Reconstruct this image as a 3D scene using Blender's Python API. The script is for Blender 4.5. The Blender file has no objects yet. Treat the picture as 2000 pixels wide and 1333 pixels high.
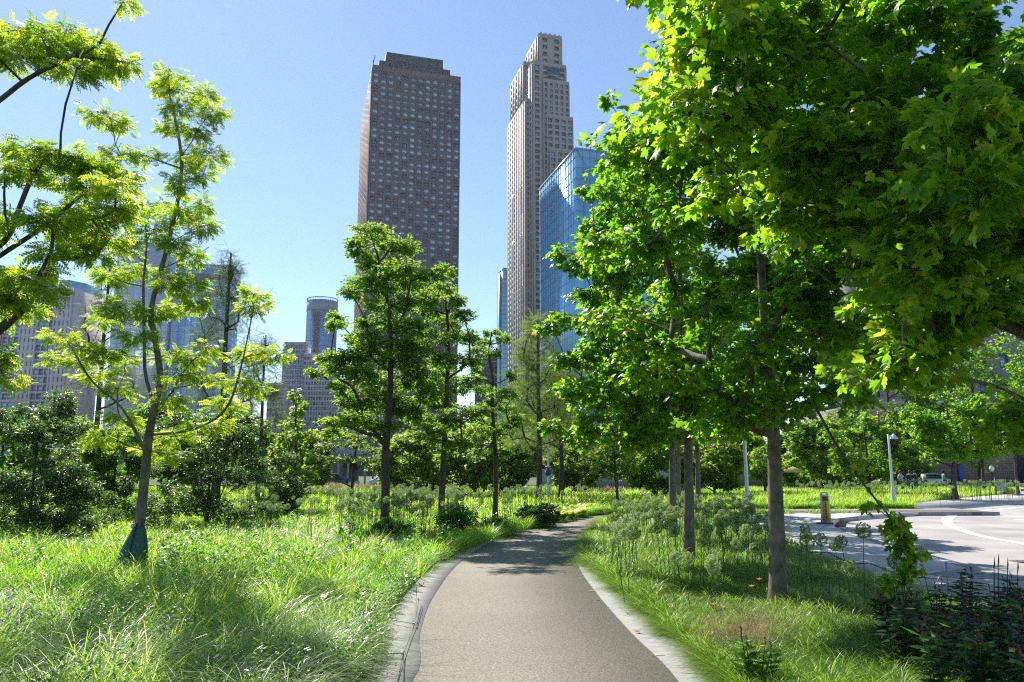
import bpy, math, random
import numpy as np
from mathutils import Vector

# ------------------------------------------------------------------ camera, light, exposure
scn = bpy.context.scene
COL = scn.collection
CAMH = 1.6
FPX = 1500.0
TH = math.atan((920 - 666.5) / FPX)
cT, sT = math.cos(TH), math.sin(TH)
cam_d = bpy.data.cameras.new("camera"); cam = bpy.data.objects.new("camera", cam_d)
COL.objects.link(cam); scn.camera = cam
cam.location = (0, 0, CAMH); cam.rotation_euler = (math.pi / 2 + TH, 0, 0)
cam_d.sensor_width = 36; cam_d.lens = 36 * FPX / 2000; cam_d.clip_start = 0.1; cam_d.clip_end = 9000
SUN_EL, SUN_AZ = math.radians(44), math.radians(-29)      # azimuth from +Y towards +X
w = bpy.data.worlds.new("World"); scn.world = w; w.use_nodes = True
nt = w.node_tree; bg = nt.nodes["Background"]
sky = nt.nodes.new("ShaderNodeTexSky"); sky.sky_type = 'NISHITA'; sky.sun_disc = False
sky.sun_elevation = SUN_EL; sky.sun_rotation = SUN_AZ
sky.air_density = 1.0; sky.dust_density = 0.1; sky.ozone_density = 3.0; sky.altitude = 0
nt.links.new(sky.outputs[0], bg.inputs[0]); bg.inputs[1].default_value = 0.088
sd = bpy.data.lights.new("sun", 'SUN'); sd.energy = 4.6; sd.angle = math.radians(0.5); sd.color = (1, 0.95, 0.86)
sun = bpy.data.objects.new("sun", sd); COL.objects.link(sun)
sv = Vector((math.sin(SUN_AZ) * math.cos(SUN_EL), math.cos(SUN_AZ) * math.cos(SUN_EL), math.sin(SUN_EL)))
sun.rotation_euler = sv.to_track_quat('Z', 'Y').to_euler()
scn.view_settings.view_transform = 'Standard'; scn.view_settings.look = 'None'
scn.view_settings.exposure = 0.93; scn.view_settings.gamma = 1
scn.render.engine = 'CYCLES'
cy = scn.cycles
cy.max_bounces = 8; cy.diffuse_bounces = 5; cy.glossy_bounces = 3; cy.transmission_bounces = 5
cy.transparent_max_bounces = 8; cy.caustics_reflective = False; cy.caustics_refractive = False
cy.use_denoising = False; cy.pixel_filter_type = 'BLACKMAN_HARRIS'; cy.filter_width = 1.2; cy.sample_clamp_indirect = 6

rs = np.random.RandomState(7)
random.seed(7)

# ------------------------------------------------------------------ pixel (2000x1333 photograph) -> world
def ray(px, py):
    a = (px - 1000) / FPX; b = (666.5 - py) / FPX
    return np.array([a, cT - b * sT, sT + b * cT])
def G(px, py, z=0.0):
    d = ray(px, py); t = (z - CAMH) / d[2]
    return np.array([d[0] * t, d[1] * t, z])
def At(px, py, Y):
    d = ray(px, py); t = Y / d[1]
    return np.array([d[0] * t, Y, CAMH + d[2] * t])
def proj(P):
    P = np.atleast_2d(P); z = P[:, 2] - CAMH
    dep = P[:, 1] * cT + z * sT
    dep = np.where(dep < .01, .01, dep)
    return 1000 + FPX * P[:, 0] / dep, 666.5 - FPX * (-P[:, 1] * sT + z * cT) / dep

# ------------------------------------------------------------------ object helpers
def tag(o, label=None, cat=None, group=None, kind=None):
    if label: o['label'] = label
    if cat: o['category'] = cat
    if group: o['group'] = group
    if kind: o['kind'] = kind
    return o
def thing(name, label, cat, loc=(0, 0, 0), rz=0, group=None):
    o = bpy.data.objects.new(name, None); COL.objects.link(o)
    o.location = tuple(float(v) for v in loc); o.rotation_euler = (0, 0, rz); o.empty_display_size = .2
    return tag(o, label, cat, group)
def copy_tree(o, parent=None):
    c = o.copy(); COL.objects.link(c); c.parent = parent
    for ch in o.children: copy_tree(ch, c)
    return c
def npmesh(name, V, polys, mats, parent=None, attr=None, smooth=False):
    """polys: list of (n x k int array, material index)"""
    V = np.ascontiguousarray(V, dtype=np.float32)
    me = bpy.data.meshes.new(name)
    me.vertices.add(len(V)); me.vertices.foreach_set("co", V.ravel())
    lv = np.concatenate([p.ravel() for p, m in polys]).astype(np.int32)
    tot = np.concatenate([np.full(len(p), p.shape[1]) for p, m in polys]).astype(np.int32)
    mi = np.concatenate([np.full(len(p), m) for p, m in polys]).astype(np.int32)
    st = np.concatenate([[0], np.cumsum(tot)[:-1]]).astype(np.int32)
    me.loops.add(len(lv)); me.loops.foreach_set("vertex_index", lv)
    me.polygons.add(len(tot)); me.polygons.foreach_set("loop_start", st); me.polygons.foreach_set("loop_total", tot)
    for m in (mats if isinstance(mats, (list, tuple)) else [mats]): me.materials.append(m)
    me.polygons.foreach_set("material_index", mi)
    if smooth: me.polygons.foreach_set("use_smooth", np.ones(len(tot), dtype=bool))
    if attr is not None:
        a = me.attributes.new("rnd", 'FLOAT', 'POINT'); a.data.foreach_set("value", np.ascontiguousarray(attr, dtype=np.float32))
    me.update(calc_edges=True)
    o = bpy.data.objects.new(name, me); COL.objects.link(o)
    if parent is not None: o.parent = parent
    return o

class MB:
    """collects boxes, tubes and prisms into one mesh"""
    def __init__(s): s.V = []; s.P = []; s.n = 0
    def add(s, V, F, m=0):
        V = np.asarray(V, float)
        for f in F: s.P.append((np.array([f]) + s.n, m))
        s.V.append(V); s.n += len(V); return s
    def addk(s, V, F, m=0):
        s.P.append((np.asarray(F) + s.n, m)); s.V.append(np.asarray(V, float)); s.n += len(V); return s
    def box(s, c, d, rz=0, m=0, taper=1.0):
        x, y, z = d[0] / 2, d[1] / 2, d[2] / 2
        v = np.array([[-x, -y, -z], [x, -y, -z], [x, y, -z], [-x, y, -z], [-x * taper, -y * taper, z], [x * taper, -y * taper, z], [x * taper, y * taper, z], [-x * taper, y * taper, z]])
        ca, sa = math.cos(rz), math.sin(rz)
        R = np.array([[ca, sa, 0], [-sa, ca, 0], [0, 0, 1]])
        return s.addk(v @ R + np.array(c, float), [[0, 3, 2, 1], [4, 5, 6, 7], [0, 1, 5, 4], [1, 2, 6, 5], [2, 3, 7, 6], [3, 0, 4, 7]], m)
    def obox(s, O, ang, u0, u1, v0, v1, z0, z1, m=0):
        u = np.array([math.cos(ang), math.sin(ang), 0]); v = np.array([-math.sin(ang), math.cos(ang), 0])
        O = np.array([O[0], O[1], 0.])
        P = [O + u * a + v * b + np.array([0, 0, z]) for z in (z0, z1) for a, b in ((u0, v0), (u1, v0), (u1, v1), (u0, v1))]
        return s.addk(P, [[0, 3, 2, 1], [4, 5, 6, 7], [0, 1, 5, 4], [1, 2, 6, 5], [2, 3, 7, 6], [3, 0, 4, 7]], m)
    def tube(s, pts, rad, sides=8, m=0, cap=True):
        pts = np.asarray(pts, float); n = len(pts)
        rad = np.full(n, rad) if np.isscalar(rad) else np.asarray(rad, float)
        V, F = tubeVF(pts, rad, sides)
        s.addk(V, F, m)
        if cap:
            s.P.append((np.arange(sides)[None, ::-1] + s.n - len(V), m)); s.P.append((np.arange(sides)[None] + s.n - sides, m))
        return s
    def lathe(s, prof, c=(0, 0, 0), sides=20, m=0):
        a = np.arange(sides) * 2 * math.pi / sides
        V = np.concatenate([np.stack([r * np.cos(a), r * np.sin(a), np.full(sides, z)], 1) for r, z in prof]) + np.array(c, float)
        F = []
        for i in range(len(prof) - 1):
            j = np.arange(sides); k = (j + 1) % sides
            F.append(np.stack([i * sides + j, i * sides + k, (i + 1) * sides + k, (i + 1) * sides + j], 1))
        return s.addk(V, np.concatenate(F), m)
    def prism(s, pts, z0, z1, m=0, mside=None):
        pts = [tuple(p[:2]) for p in pts]; n = len(pts)
        V = [(x, y, z0) for x, y in pts] + [(x, y, z1) for x, y in pts]
        s.add(V, [list(range(n, 2 * n))], m)
        base = s.n - 2 * n
        ms = m if mside is None else mside
        s.P.append((np.array([[base + i, base + (i + 1) % n, base + n + (i + 1) % n, base + n + i] for i in range(n)]), ms))
        return s
    def build(s, name, mats, parent=None, smooth=False, bevel=0, attr=None):
        # group polys by (k, m)
        d = {}
        for p, m in s.P: d.setdefault((p.shape[1], m), []).append(p)
        polys = [(np.concatenate(v), k[1]) for k, v in d.items()]
        o = npmesh(name, np.concatenate(s.V), polys, mats, parent, smooth=smooth, attr=attr)
        if bevel:
            b = o.modifiers.new("bevel", 'BEVEL'); b.width = bevel; b.segments = 2; b.limit_method = 'ANGLE'
        return o

def tubeVF(pts, rad, sides):
    n = len(pts)
    T = np.gradient(pts, axis=0); T /= np.linalg.norm(T, axis=1)[:, None] + 1e-9
    ref = np.array([0., 0, 1.]) if abs(T[:, 2]).mean() < .8 else np.array([1., 0, 0])
    A = np.cross(T, ref); A /= np.linalg.norm(A, axis=1)[:, None] + 1e-9
    B = np.cross(T, A)
    a = np.arange(sides) * 2 * math.pi / sides
    V = (pts[:, None] + rad[:, None, None] * (A[:, None] * np.cos(a)[None, :, None] + B[:, None] * np.sin(a)[None, :, None])).reshape(-1, 3)
    j = np.arange(sides); k = (j + 1) % sides
    F = (np.arange(n - 1)[:, None, None] * sides + np.stack([j, j + sides, k + sides, k], 1)[None]).reshape(-1, 4)
    return V, F

# ------------------------------------------------------------------ materials
def mat(name):
    m = bpy.data.materials.new(name); m.use_nodes = True
    return m, m.node_tree, m.node_tree.nodes["Principled BSDF"]
def N(t, typ, **k):
    n = t.nodes.new(typ)
    for a, b in k.items(): setattr(n, a, b)
    return n
def ramp(t, stops, fac=None):
    r = N(t, "ShaderNodeValToRGB"); e = r.color_ramp.elements
    e[0].position, e[0].color = stops[0][0], (*stops[0][1], 1)
    e[1].position, e[1].color = stops[-1][0], (*stops[-1][1], 1)
    for p, c in stops[1:-1]:
        q = e.new(p); q.color = (*c, 1)
    if fac is not None: t.links.new(fac, r.inputs[0])
    return r
def simple(name, col, rough=.6, metal=0., bump=0., scale=20., var=.12, spec=.5):
    m, t, b = mat(name)
    tc = N(t, "ShaderNodeTexCoord"); nz = N(t, "ShaderNodeTexNoise"); nz.inputs["Scale"].default_value = scale; nz.inputs["Detail"].default_value = 5
    t.links.new(tc.outputs["Object"], nz.inputs["Vector"])
    r = ramp(t, [(.3, tuple(c * (1 - var) for c in col)), (.7, tuple(min(1, c * (1 + var)) for c in col))], nz.outputs[0])
    t.links.new(r.outputs[0], b.inputs["Base Color"])
    b.inputs["Roughness"].default_value = rough; b.inputs["Metallic"].default_value = metal
    b.inputs["Specular IOR Level"].default_value = spec
    if bump:
        bp = N(t, "ShaderNodeBump"); bp.inputs["Strength"].default_value = bump; bp.inputs["Distance"].default_value = .02
        t.links.new(nz.outputs[0], bp.inputs["Height"]); t.links.new(bp.outputs[0], b.inputs["Normal"])
    return m
def leafmat(name, cols, trans, tw=.45, rough=.38, spec=.5):
    m, t, b = mat(name)
    at = N(t, "ShaderNodeAttribute", attribute_name="rnd")
    k = len(cols) - 1
    r = ramp(t, [(i / k, c) for i, c in enumerate(cols)], at.outputs["Fac"])
    k2 = len(trans) - 1
    r2 = ramp(t, [(i / k2, c) for i, c in enumerate(trans)], at.outputs["Fac"])
    t.links.new(r.outputs[0], b.inputs["Base Color"])
    b.inputs["Roughness"].default_value = rough; b.inputs["Specular IOR Level"].default_value = spec
    tr = N(t, "ShaderNodeBsdfTranslucent"); t.links.new(r2.outputs[0], tr.inputs[0])
    mx = N(t, "ShaderNodeMixShader"); mx.inputs[0].default_value = tw
    t.links.new(b.outputs[0], mx.inputs[1]); t.links.new(tr.outputs[0], mx.inputs[2])
    t.links.new(mx.outputs[0], t.nodes["Material Output"].inputs[0])
    return m
L = {}
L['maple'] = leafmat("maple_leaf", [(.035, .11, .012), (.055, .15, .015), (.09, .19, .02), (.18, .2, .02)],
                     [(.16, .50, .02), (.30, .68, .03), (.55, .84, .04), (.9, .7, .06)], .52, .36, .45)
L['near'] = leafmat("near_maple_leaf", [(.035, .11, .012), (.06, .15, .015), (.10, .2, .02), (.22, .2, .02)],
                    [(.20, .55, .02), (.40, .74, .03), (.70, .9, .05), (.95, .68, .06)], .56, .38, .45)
L['yellow'] = leafmat("compound_leaf", [(.04, .11, .012), (.09, .17, .015), (.20, .24, .02)],
                      [(.34, .62, .03), (.68, .86, .05), (1, .96, .1)], .58, .45, .4)
L['green'] = leafmat("park_tree_leaf", [(.035, .10, .012), (.06, .14, .018), (.11, .18, .02)],
                     [(.2, .5, .02), (.42, .72, .04), (.72, .86, .06)], .52, .45, .4)
L['lime'] = leafmat("lime_leaf", [(.05, .12, .015), (.10, .18, .02), (.2, .23, .03)],
                    [(.25, .5, .03), (.5, .7, .04), (.75, .78, .08)], .5, .42, .4)
L['shrub'] = leafmat("glossy_shrub_leaf", [(.025, .06, .015), (.04, .085, .02), (.08, .12, .03)],
                     [(.12, .3, .03), (.22, .45, .05), (.45, .6, .08)], .42, .34, .5)
L['needle'] = leafmat("feathery_needle", [(.04, .07, .015), (.06, .10, .02), (.10, .13, .03)],
                      [(.12, .22, .03), (.22, .34, .05), (.38, .45, .08)], .42, .5, .3)
L['needle2'] = leafmat("pale_needle", [(.06, .11, .02), (.09, .15, .03), (.15, .19, .04)],
                       [(.2, .36, .04), (.35, .52, .06), (.55, .62, .1)], .45, .5, .3)
L['grass'] = leafmat("meadow_grass", [(.04, .13, .010), (.09, .19, .015), (.17, .25, .02), (.5, .5, .36)],
                     [(.18, .60, .02), (.42, .84, .03), (.74, .96, .08), (.85, .85, .6)], .56, .36, .5)
L['sedge'] = leafmat("fine_sedge", [(.04, .11, .012), (.08, .17, .02), (.15, .24, .04), (.36, .36, .2)],
                     [(.16, .45, .02), (.34, .66, .04), (.60, .82, .10), (.7, .7, .4)], .48, .36, .5)
L['silky'] = leafmat("silky_seed_grass", [(.12, .26, .03), (.34, .44, .14), (.8, .76, .74)],
                     [(.3, .6, .06), (.6, .75, .3), (.8, .72, .8)], .5, .25, .7)
L['straw'] = leafmat("pinkish_grass", [(.16, .14, .06), (.34, .22, .14), (.42, .3, .2)],
                     [(.3, .3, .1), (.5, .34, .2), (.6, .45, .3)], .45, .5, .3)
L['allium'] = leafmat("allium_head", [(.10, .19, .05), (.27, .40, .14), (.50, .60, .30)],
                      [(.15, .30, .06), (.38, .50, .18), (.62, .70, .36)], .42, .45, .4)
L['stalk'] = leafmat("allium_stalk", [(.05, .11, .03), (.07, .15, .04)], [(.12, .28, .04), (.2, .4, .05)], .25, .4, .4)
L['hosta'] = leafmat("yellow_hosta_leaf", [(.10, .18, .015), (.22, .28, .02), (.34, .34, .03)],
                     [(.4, .65, .03), (.75, .85, .05), (.9, .85, .08)], .45, .35, .5)
L['broad'] = leafmat("broad_green_leaf", [(.02, .08, .01), (.04, .12, .015), (.07, .16, .02)],
                     [(.12, .42, .02), (.25, .6, .03), (.45, .75, .04)], .48, .32, .5)
L['dark'] = leafmat("dark_perennial_leaf", [(.015, .05, .014), (.025, .075, .018), (.05, .11, .02)],
                    [(.05, .2, .02), (.09, .3, .03), (.2, .42, .04)], .38, .35, .5)
L['maroon'] = leafmat("maroon_bud", [(.05, .01, .015), (.09, .02, .03)], [(.2, .03, .05), (.3, .05, .08)], .25, .4, .4)
L['purple'] = leafmat("purple_flower", [(.12, .09, .3), (.4, .36, .55)], [(.25, .12, .6), (.4, .25, .8)], .4, .5, .4)
L['orange'] = leafmat("orange_petal", [(.7, .12, .01), (.85, .3, .02)], [(.9, .2, .02), (.95, .45, .04)], .4, .5, .4)

def barkmat(name, a, b_, scale=9):
    m, t, b = mat(name)
    tc = N(t, "ShaderNodeTexCoord"); mp = N(t, "ShaderNodeMapping"); mp.inputs["Scale"].default_value = (1, 1, .22)
    t.links.new(tc.outputs["Object"], mp.inputs[0])
    nz = N(t, "ShaderNodeTexNoise"); nz.inputs["Scale"].default_value = scale * 5; nz.inputs["Detail"].default_value = 8; nz.inputs["Roughness"].default_value = .7
    t.links.new(mp.outputs[0], nz.inputs["Vector"])
    n2 = N(t, "ShaderNodeTexNoise"); n2.inputs["Scale"].default_value = 6; t.links.new(tc.outputs["Object"], n2.inputs["Vector"])
    mx = N(t, "ShaderNodeMath", operation='ADD'); t.links.new(nz.outputs[0], mx.inputs[0]); t.links.new(n2.outputs[0], mx.inputs[1])
    r = ramp(t, [(.35 , a), (.62, b_)], None)
    mu = N(t, "ShaderNodeMath", operation='MULTIPLY'); mu.inputs[1].default_value = .5
    t.links.new(mx.outputs[0], mu.inputs[0]); t.links.new(mu.outputs[0], r.inputs[0])
    t.links.new(r.outputs[0], b.inputs["Base Color"]); b.inputs["Roughness"].default_value = .85
    bp = N(t, "ShaderNodeBump"); bp.inputs["Strength"].default_value = .9; bp.inputs["Distance"].default_value = .012
    t.links.new(nz.outputs[0], bp.inputs["Height"]); t.links.new(bp.outputs[0], b.inputs["Normal"])
    return m
BARK = barkmat("grey_bark", (.07, .055, .045), (.24, .20, .165))
BARKD = barkmat("dark_bark", (.035, .028, .024), (.11, .09, .07))

def ground_mat(name, cols, scale, rough=.9, bump=.5, fine=None, big=.25, joints=None, wear=None):
    m, t, b = mat(name)
    tc = N(t, "ShaderNodeTexCoord")
    n1 = N(t, "ShaderNodeTexNoise"); n1.inputs["Scale"].default_value = scale; n1.inputs["Detail"].default_value = 6; n1.inputs["Roughness"].default_value = .75
    t.links.new(tc.outputs["Object"], n1.inputs["Vector"])
    r = ramp(t, cols, n1.outputs[0]); out = r.outputs[0]
    n2 = N(t, "ShaderNodeTexNoise"); n2.inputs["Scale"].default_value = .5; n2.inputs["Detail"].default_value = 6
    t.links.new(tc.outputs["Object"], n2.inputs["Vector"])
    mr = N(t, "ShaderNodeMapRange"); mr.inputs[1].default_value = .3; mr.inputs[2].default_value = .7; mr.inputs[3].default_value = 1 - big; mr.inputs[4].default_value = 1 + big
    t.links.new(n2.outputs[0], mr.inputs[0])
    mm = N(t, "ShaderNodeMix", data_type='RGBA', blend_type='MULTIPLY'); mm.inputs[0].default_value = 1
    t.links.new(out, mm.inputs[6]); t.links.new(mr.outputs[0], mm.inputs[7]); out = mm.outputs[2]
    if joints:
        br = N(t, "ShaderNodeTexBrick"); br.offset = 0; br.inputs["Scale"].default_value = 1
        br.inputs["Mortar Size"].default_value = joints[2]; br.inputs["Brick Width"].default_value = joints[0]; br.inputs["Row Height"].default_value = joints[1]
        br.inputs[1].default_value = (1, 1, 1, 1); br.inputs[2].default_value = (.93, .93, .93, 1); br.inputs[3].default_value = (.45, .44, .43, 1)
        mp = N(t, "ShaderNodeMapping"); mp.inputs["Rotation"].default_value = (0, 0, joints[3])
        t.links.new(tc.outputs["Object"], mp.inputs[0]); t.links.new(mp.outputs[0], br.inputs["Vector"])
        m2 = N(t, "ShaderNodeMix", data_type='RGBA', blend_type='MULTIPLY'); m2.inputs[0].default_value = 1
        t.links.new(out, m2.inputs[6]); t.links.new(br.outputs[0], m2.inputs[7]); out = m2.outputs[2]
    t.links.new(out, b.inputs["Base Color"]); b.inputs["Roughness"].default_value = rough
    bp = N(t, "ShaderNodeBump"); bp.inputs["Strength"].default_value = bump; bp.inputs["Distance"].default_value = .01
    t.links.new(n1.outputs[0], bp.inputs["Height"]); t.links.new(bp.outputs[0], b.inputs["Normal"])
    return m
M = {}
M['path'] = ground_mat("aggregate_path", [(.34, (.07, .056, .042)), (.46, (.20, .172, .14)), (.55, (.28, .25, .21)), (.72, (.56, .51, .44))], 70, .9, .9, big=.08)
M['band'] = ground_mat("slate_band", [(.3, (.25, .235, .24)), (.7, (.35, .33, .335))], 14, .8, .2, big=.10, joints=(50, .9, .006, 0))
M['conc'] = ground_mat("plaza_concrete", [(.3, (.44, .42, .41)), (.7, (.54, .52, .50))], 20, .85, .2, big=.08, joints=(3.0, 1.5, .012, .5))
M['road'] = ground_mat("pale_asphalt", [(.3, (.28, .255, .24)), (.5, (.37, .345, .33)), (.7, (.46, .43, .41))], 45, .9, .5, big=.24)
M['soil'] = ground_mat("planting_soil", [(.3, (.02, .03, .012)), (.55, (.035, .06, .015)), (.75, (.06, .05, .03))], 25, 1, .8, big=.3)
M['far'] = ground_mat("far_ground", [(.3, (.05, .08, .03)), (.7, (.10, .13, .05))], 3, 1, .3, big=.3)
M['white'] = simple("road_paint", (.78, .77, .74), .6, scale=30, var=.08)
M['pole'] = simple("white_pole_paint", (.62, .66, .74), .4, metal=.2, scale=12, var=.05)
M['black'] = simple("black_metal", (.025, .025, .028), .45, scale=15)
M['globe'] = simple("milk_glass_globe", (.85, .85, .82), .2, scale=5, var=.02)

# ------------------------------------------------------------------ the setting: ground, path, plaza, road
def sheet(name, pts, z, m, kind='structure', thick=None):
    mb = MB()
    if thick: mb.prism(pts, z - thick, z)
    else: mb.add([(p[0], p[1], z) for p in pts], [list(range(len(pts)))])
    o = mb.build(name, m); o['kind'] = kind
    return o
RZ = -0.12     # road surface level
gm = MB(); gm.add([(-4000, -60, RZ - .01), (4000, -60, RZ - .01), (4000, 8000, RZ - .01), (-4000, 8000, RZ - .01)], [[0, 1, 2, 3]])
g = gm.build('ground', M['far']); g['kind'] = 'structure'

Lp = [(-1.22, 2.0), (-1.22, 4.0)] + [tuple(G(*p)[:2]) for p in [(805, 1333), (820, 1240), (845, 1170), (893, 1105), (950, 1064), (1012, 1040), (1085, 1022), (1150, 1008)]]
Rp = [(.9, 2.0), (1.1, 4.0)] + [tuple(G(*p)[:2]) for p in [(1325, 1333), (1230, 1235), (1165, 1160), (1132, 1112), (1126, 1085), (1138, 1060), (1155, 1040), (1178, 1018)]]
def resample(pts, n):
    pts = np.array(pts, float)
    # Catmull-Rom
    P = np.vstack([2 * pts[0] - pts[1], pts, 2 * pts[-1] - pts[-2]]); out = []
    k = len(pts) - 1
    for i in range(k):
        p0, p1, p2, p3 = P[i:i + 4]
        for t in np.linspace(0, 1, n, endpoint=False):
            out.append(.5 * ((2 * p1) + (-p0 + p2) * t + (2 * p0 - 5 * p1 + 4 * p2 - p3) * t * t + (-p0 + 3 * p1 - 3 * p2 + p3) * t ** 3))
    out.append(pts[-1]); return np.array(out)
Lp += [(3.9, 29.5), (6.5, 32.0), (10, 33.2), (14, 33.6), (19, 33.8)]
Rp += [(4.6, 26.9), (6.8, 29.0), (10, 30.2), (14, 30.8), (19, 31.0)]
LE = resample(Lp, 6); RE = resample(Rp, 6)
def offset(E, d):
    T = np.gradient(E, axis=0); T /= np.linalg.norm(T, axis=1)[:, None]
    return E + np.stack([-T[:, 1], T[:, 0]], 1) * d
def strip(name, A, B, z0, z1, m):
    n = len(A)
    V = [(x, y, z1) for x, y in A] + [(x, y, z1) for x, y in B] + [(x, y, z0) for x, y in A] + [(x, y, z0) for x, y in B]
    i = np.arange(n - 1)
    top = np.stack([i, n + i, n + i + 1, i + 1], 1)
    s1 = np.stack([2 * n + i, i, i + 1, 2 * n + i + 1], 1); s2 = np.stack([n + i, 3 * n + i, 3 * n + i + 1, n + i + 1], 1)
    o = npmesh(name, np.array(V), [(np.concatenate([top, s1, s2]), 0)], m); o['kind'] = 'structure'; return o
LO = offset(LE, .37); RO = offset(RE, -.37)
strip('path', LE, RE, -.1, .010, M['path'])
strip('kerb', LO, LE, -.1, .016, M['band'])
strip('kerb', RE, RO, -.1, .016, M['band'])
def gp(lst, z=0): return [tuple(G(a, b, z)[:2]) for a, b in lst]
# near sidewalk: bed edge (near) and road kerb (far)
walk_near = [(16.5, 6.5)] + gp([(2000, 1190), (1880, 1184), (1760, 1158), (1650, 1122), (1560, 1075), (1480, 1038), (1430, 1012)]) + [(9.0, 29.6), (14, 30.3), (19, 30.6)]
kerb_far = gp([(1648, 1012), (1640, 1022), (1655, 1038), (1684, 1049), (1751, 1070), (1812, 1086), (1903, 1110), (2000, 1134)]) + [(22, 9.5)]
kerb_s = resample([(15.9, 30.6)] + kerb_far, 5)
near_s = resample(walk_near[1:-3], 5)
poly_walk = [(22, 6.5)] + [walk_near[0]] + [tuple(p) for p in near_s] + walk_near[-3:-1] + [tuple(p) for p in kerb_s]
sheet('sidewalk', poly_walk, .004, M['conc'], thick=.14)
# far plaza strip beyond the road
far_edge = gp([(1650, 1009), (1735, 999), (1850, 992), (1930, 986), (2000, 981)]) + [(70, 45)]
poly_far = [tuple(G(a, b)[:2]) for a, b in [(1735, 999), (1850, 991), (1930, 985), (2000, 980)]] + [(75, 46), (150, 60), (150, 130), (60, 130), (40, 62), (14, 62), (11.5, 45), (10, 33.4), (13.3, 31.4)]
sheet('far_sidewalk', poly_far, -.05, M['conc'], thick=.08)
kk = kerb_s[4:]
strip('kerb', offset(kk, .09), offset(kk, -.09), -.13, .010, M['band'])
gut = resample([G(a, b, RZ)[:2] for a, b in [(1652, 1034), (1650, 1024), (1668, 1014), (1700, 1008), (1740, 1003), (1800, 999)]], 6)
strip('gutter', offset(gut, .03), offset(gut, -.03), RZ - .01, RZ + .004, M['soil'])
sheet('road', [(3, 2), (3, 46), (75, 48), (160, 66), (160, 2)], RZ, M['road'])
# planting beds (raised to walk level)
bed_left = [(-90, -5)] + [(-1.6, -5)] + [tuple(p) for p in LO if p[0] < 13] + [(13.4, 40), (16.5, 47), (16, 58), (0, 90), (-90, 90)]
sheet('planting_bed', bed_left, 0, M['soil'], thick=.15)
bed_right = [(1.3, -5)] + [tuple(p) for p in RO][:-6] + [(8.9, 29.4)] + [tuple(p) for p in near_s[::-1]] + [(16.4, 6.5), (22, 6.4), (22, -5)]
sheet('planting_bed', bed_right, 0, M['soil'], thick=.13)
def far_bed(px):
    pts = [tuple(p) for p in resample(gp(px), 4)]
    return sheet('planting_bed', pts, -.035, M['soil'], thick=.05)
bedA_px = [(1395, 985), (1440, 984), (1500, 983), (1560, 980), (1592, 973), (1575, 962), (1400, 958), (1300, 960)]
bedB_px = [(1612, 987), (1660, 990), (1735, 986), (1850, 973), (1930, 966), (1982, 962), (1960, 955), (1800, 953), (1640, 957), (1612, 972)]
far_bed(bedA_px); far_bed(bedB_px)
# white painted arc on the road
arc = resample([G(a, b, RZ)[:2] for a, b in [(2080, 986), (2000, 991), (1903, 999.5), (1866, 1006), (1850, 1015), (1856, 1026), (1893, 1041), (1943, 1053), (2000, 1063), (2120, 1090)]], 8)
wd = np.interp(np.arange(len(arc)), [0, 20, 30, 40, len(arc)], [.11, .14, .19, .14, .11])
T = np.gradient(arc, axis=0); T /= np.linalg.norm(T, axis=1)[:, None]; Nn = np.stack([-T[:, 1], T[:, 0]], 1)
V = np.concatenate([arc + Nn * wd[:, None], arc - Nn * wd[:, None]]); V = np.c_[V, np.full(len(V), RZ + .005)]
i = np.arange(len(arc) - 1); n = len(arc)
o = npmesh('road_marking', V, [(np.stack([n + i, n + i + 1, i + 1, i], 1), 0)], M['white']); tag(o, kind='structure')
mb = MB()
for a, b in ((1990, 1005), (1992, 1010), (1994, 1015.5)):
    p = G(a, b, RZ); mb.box((p[0] + .5, p[1], RZ + .006), (1.4, .22, .004))
tag(mb.build('road_marking', M['white']), kind='structure')
# drain grate
STEELR = simple('worn_iron', (.14, .12, .11), .7)
p = G(2008, 1098, RZ)
t_ = thing('drain_grate', 'dark iron drain grate set in the pale road by the right edge', 'drain', (p[0], p[1], RZ + .004))
MB().box((0, 0, .006), (.5, .4, .01)).build('frame', STEELR, t_)
mb = MB()
for k in range(8): mb.box((-.21 + k * .06, 0, .0115), (.02, .34, .003))
mb.build('bars', M['black'], t_)

def inpoly(x, y, poly):
    poly = np.array([p[:2] for p in poly]); c = np.zeros(len(x), bool); j = len(poly) - 1
    for i in range(len(poly)):
        xi, yi = poly[i]; xj, yj = poly[j]
        cond = ((yi > y) != (yj > y)) & (x < (xj - xi) * (y - yi) / (yj - yi + 1e-12) + xi)
        c ^= cond; j = i
    return c

# ------------------------------------------------------------------ leaf templates
def fan(outline, center, cup=.1):
    pts = [(x, y) for x, y in outline]
    full = pts + [(-x, y) for x, y in pts[::-1] if abs(x) > 1e-6]
    V = np.array([(x, y, -cup * abs(x) * 1.2 - .12 * max(0, y - .5) ** 2 * 2) for x, y in full] + [(center[0], center[1], .05)])
    n = len(full); i = np.arange(n)
    return V, np.stack([i, (i + 1) % n, np.full(n, n)], 1)
MAPLE = fan([(0, .1), (.14, .0), (.3, .06), (.27, .16), (.48, .26), (.38, .34), (.56, .50), (.55, .64), (.38, .62), (.20, .54), (.24, .74), (.13, .80), (0, 1.0)], (0, .42), .25)
MAPLE_M = fan([(0, .1), (.3, .05), (.3, .22), (.56, .58), (.2, .54), (.2, .78), (0, 1)], (0, .42), .25)
OVAL = (np.array([(0, 0, 0), (.22, .45, -.05), (0, 1, -.06), (-.22, .45, -.05), (0, .45, .03)]), np.array([[0, 1, 4], [1, 2, 4], [2, 3, 4], [3, 0, 4]]))
RH = (np.array([(0, 0, 0), (.27, .5, -.06), (0, 1, 0), (-.27, .5, -.06)]), np.array([[0, 1, 2], [0, 2, 3]]))
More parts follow.
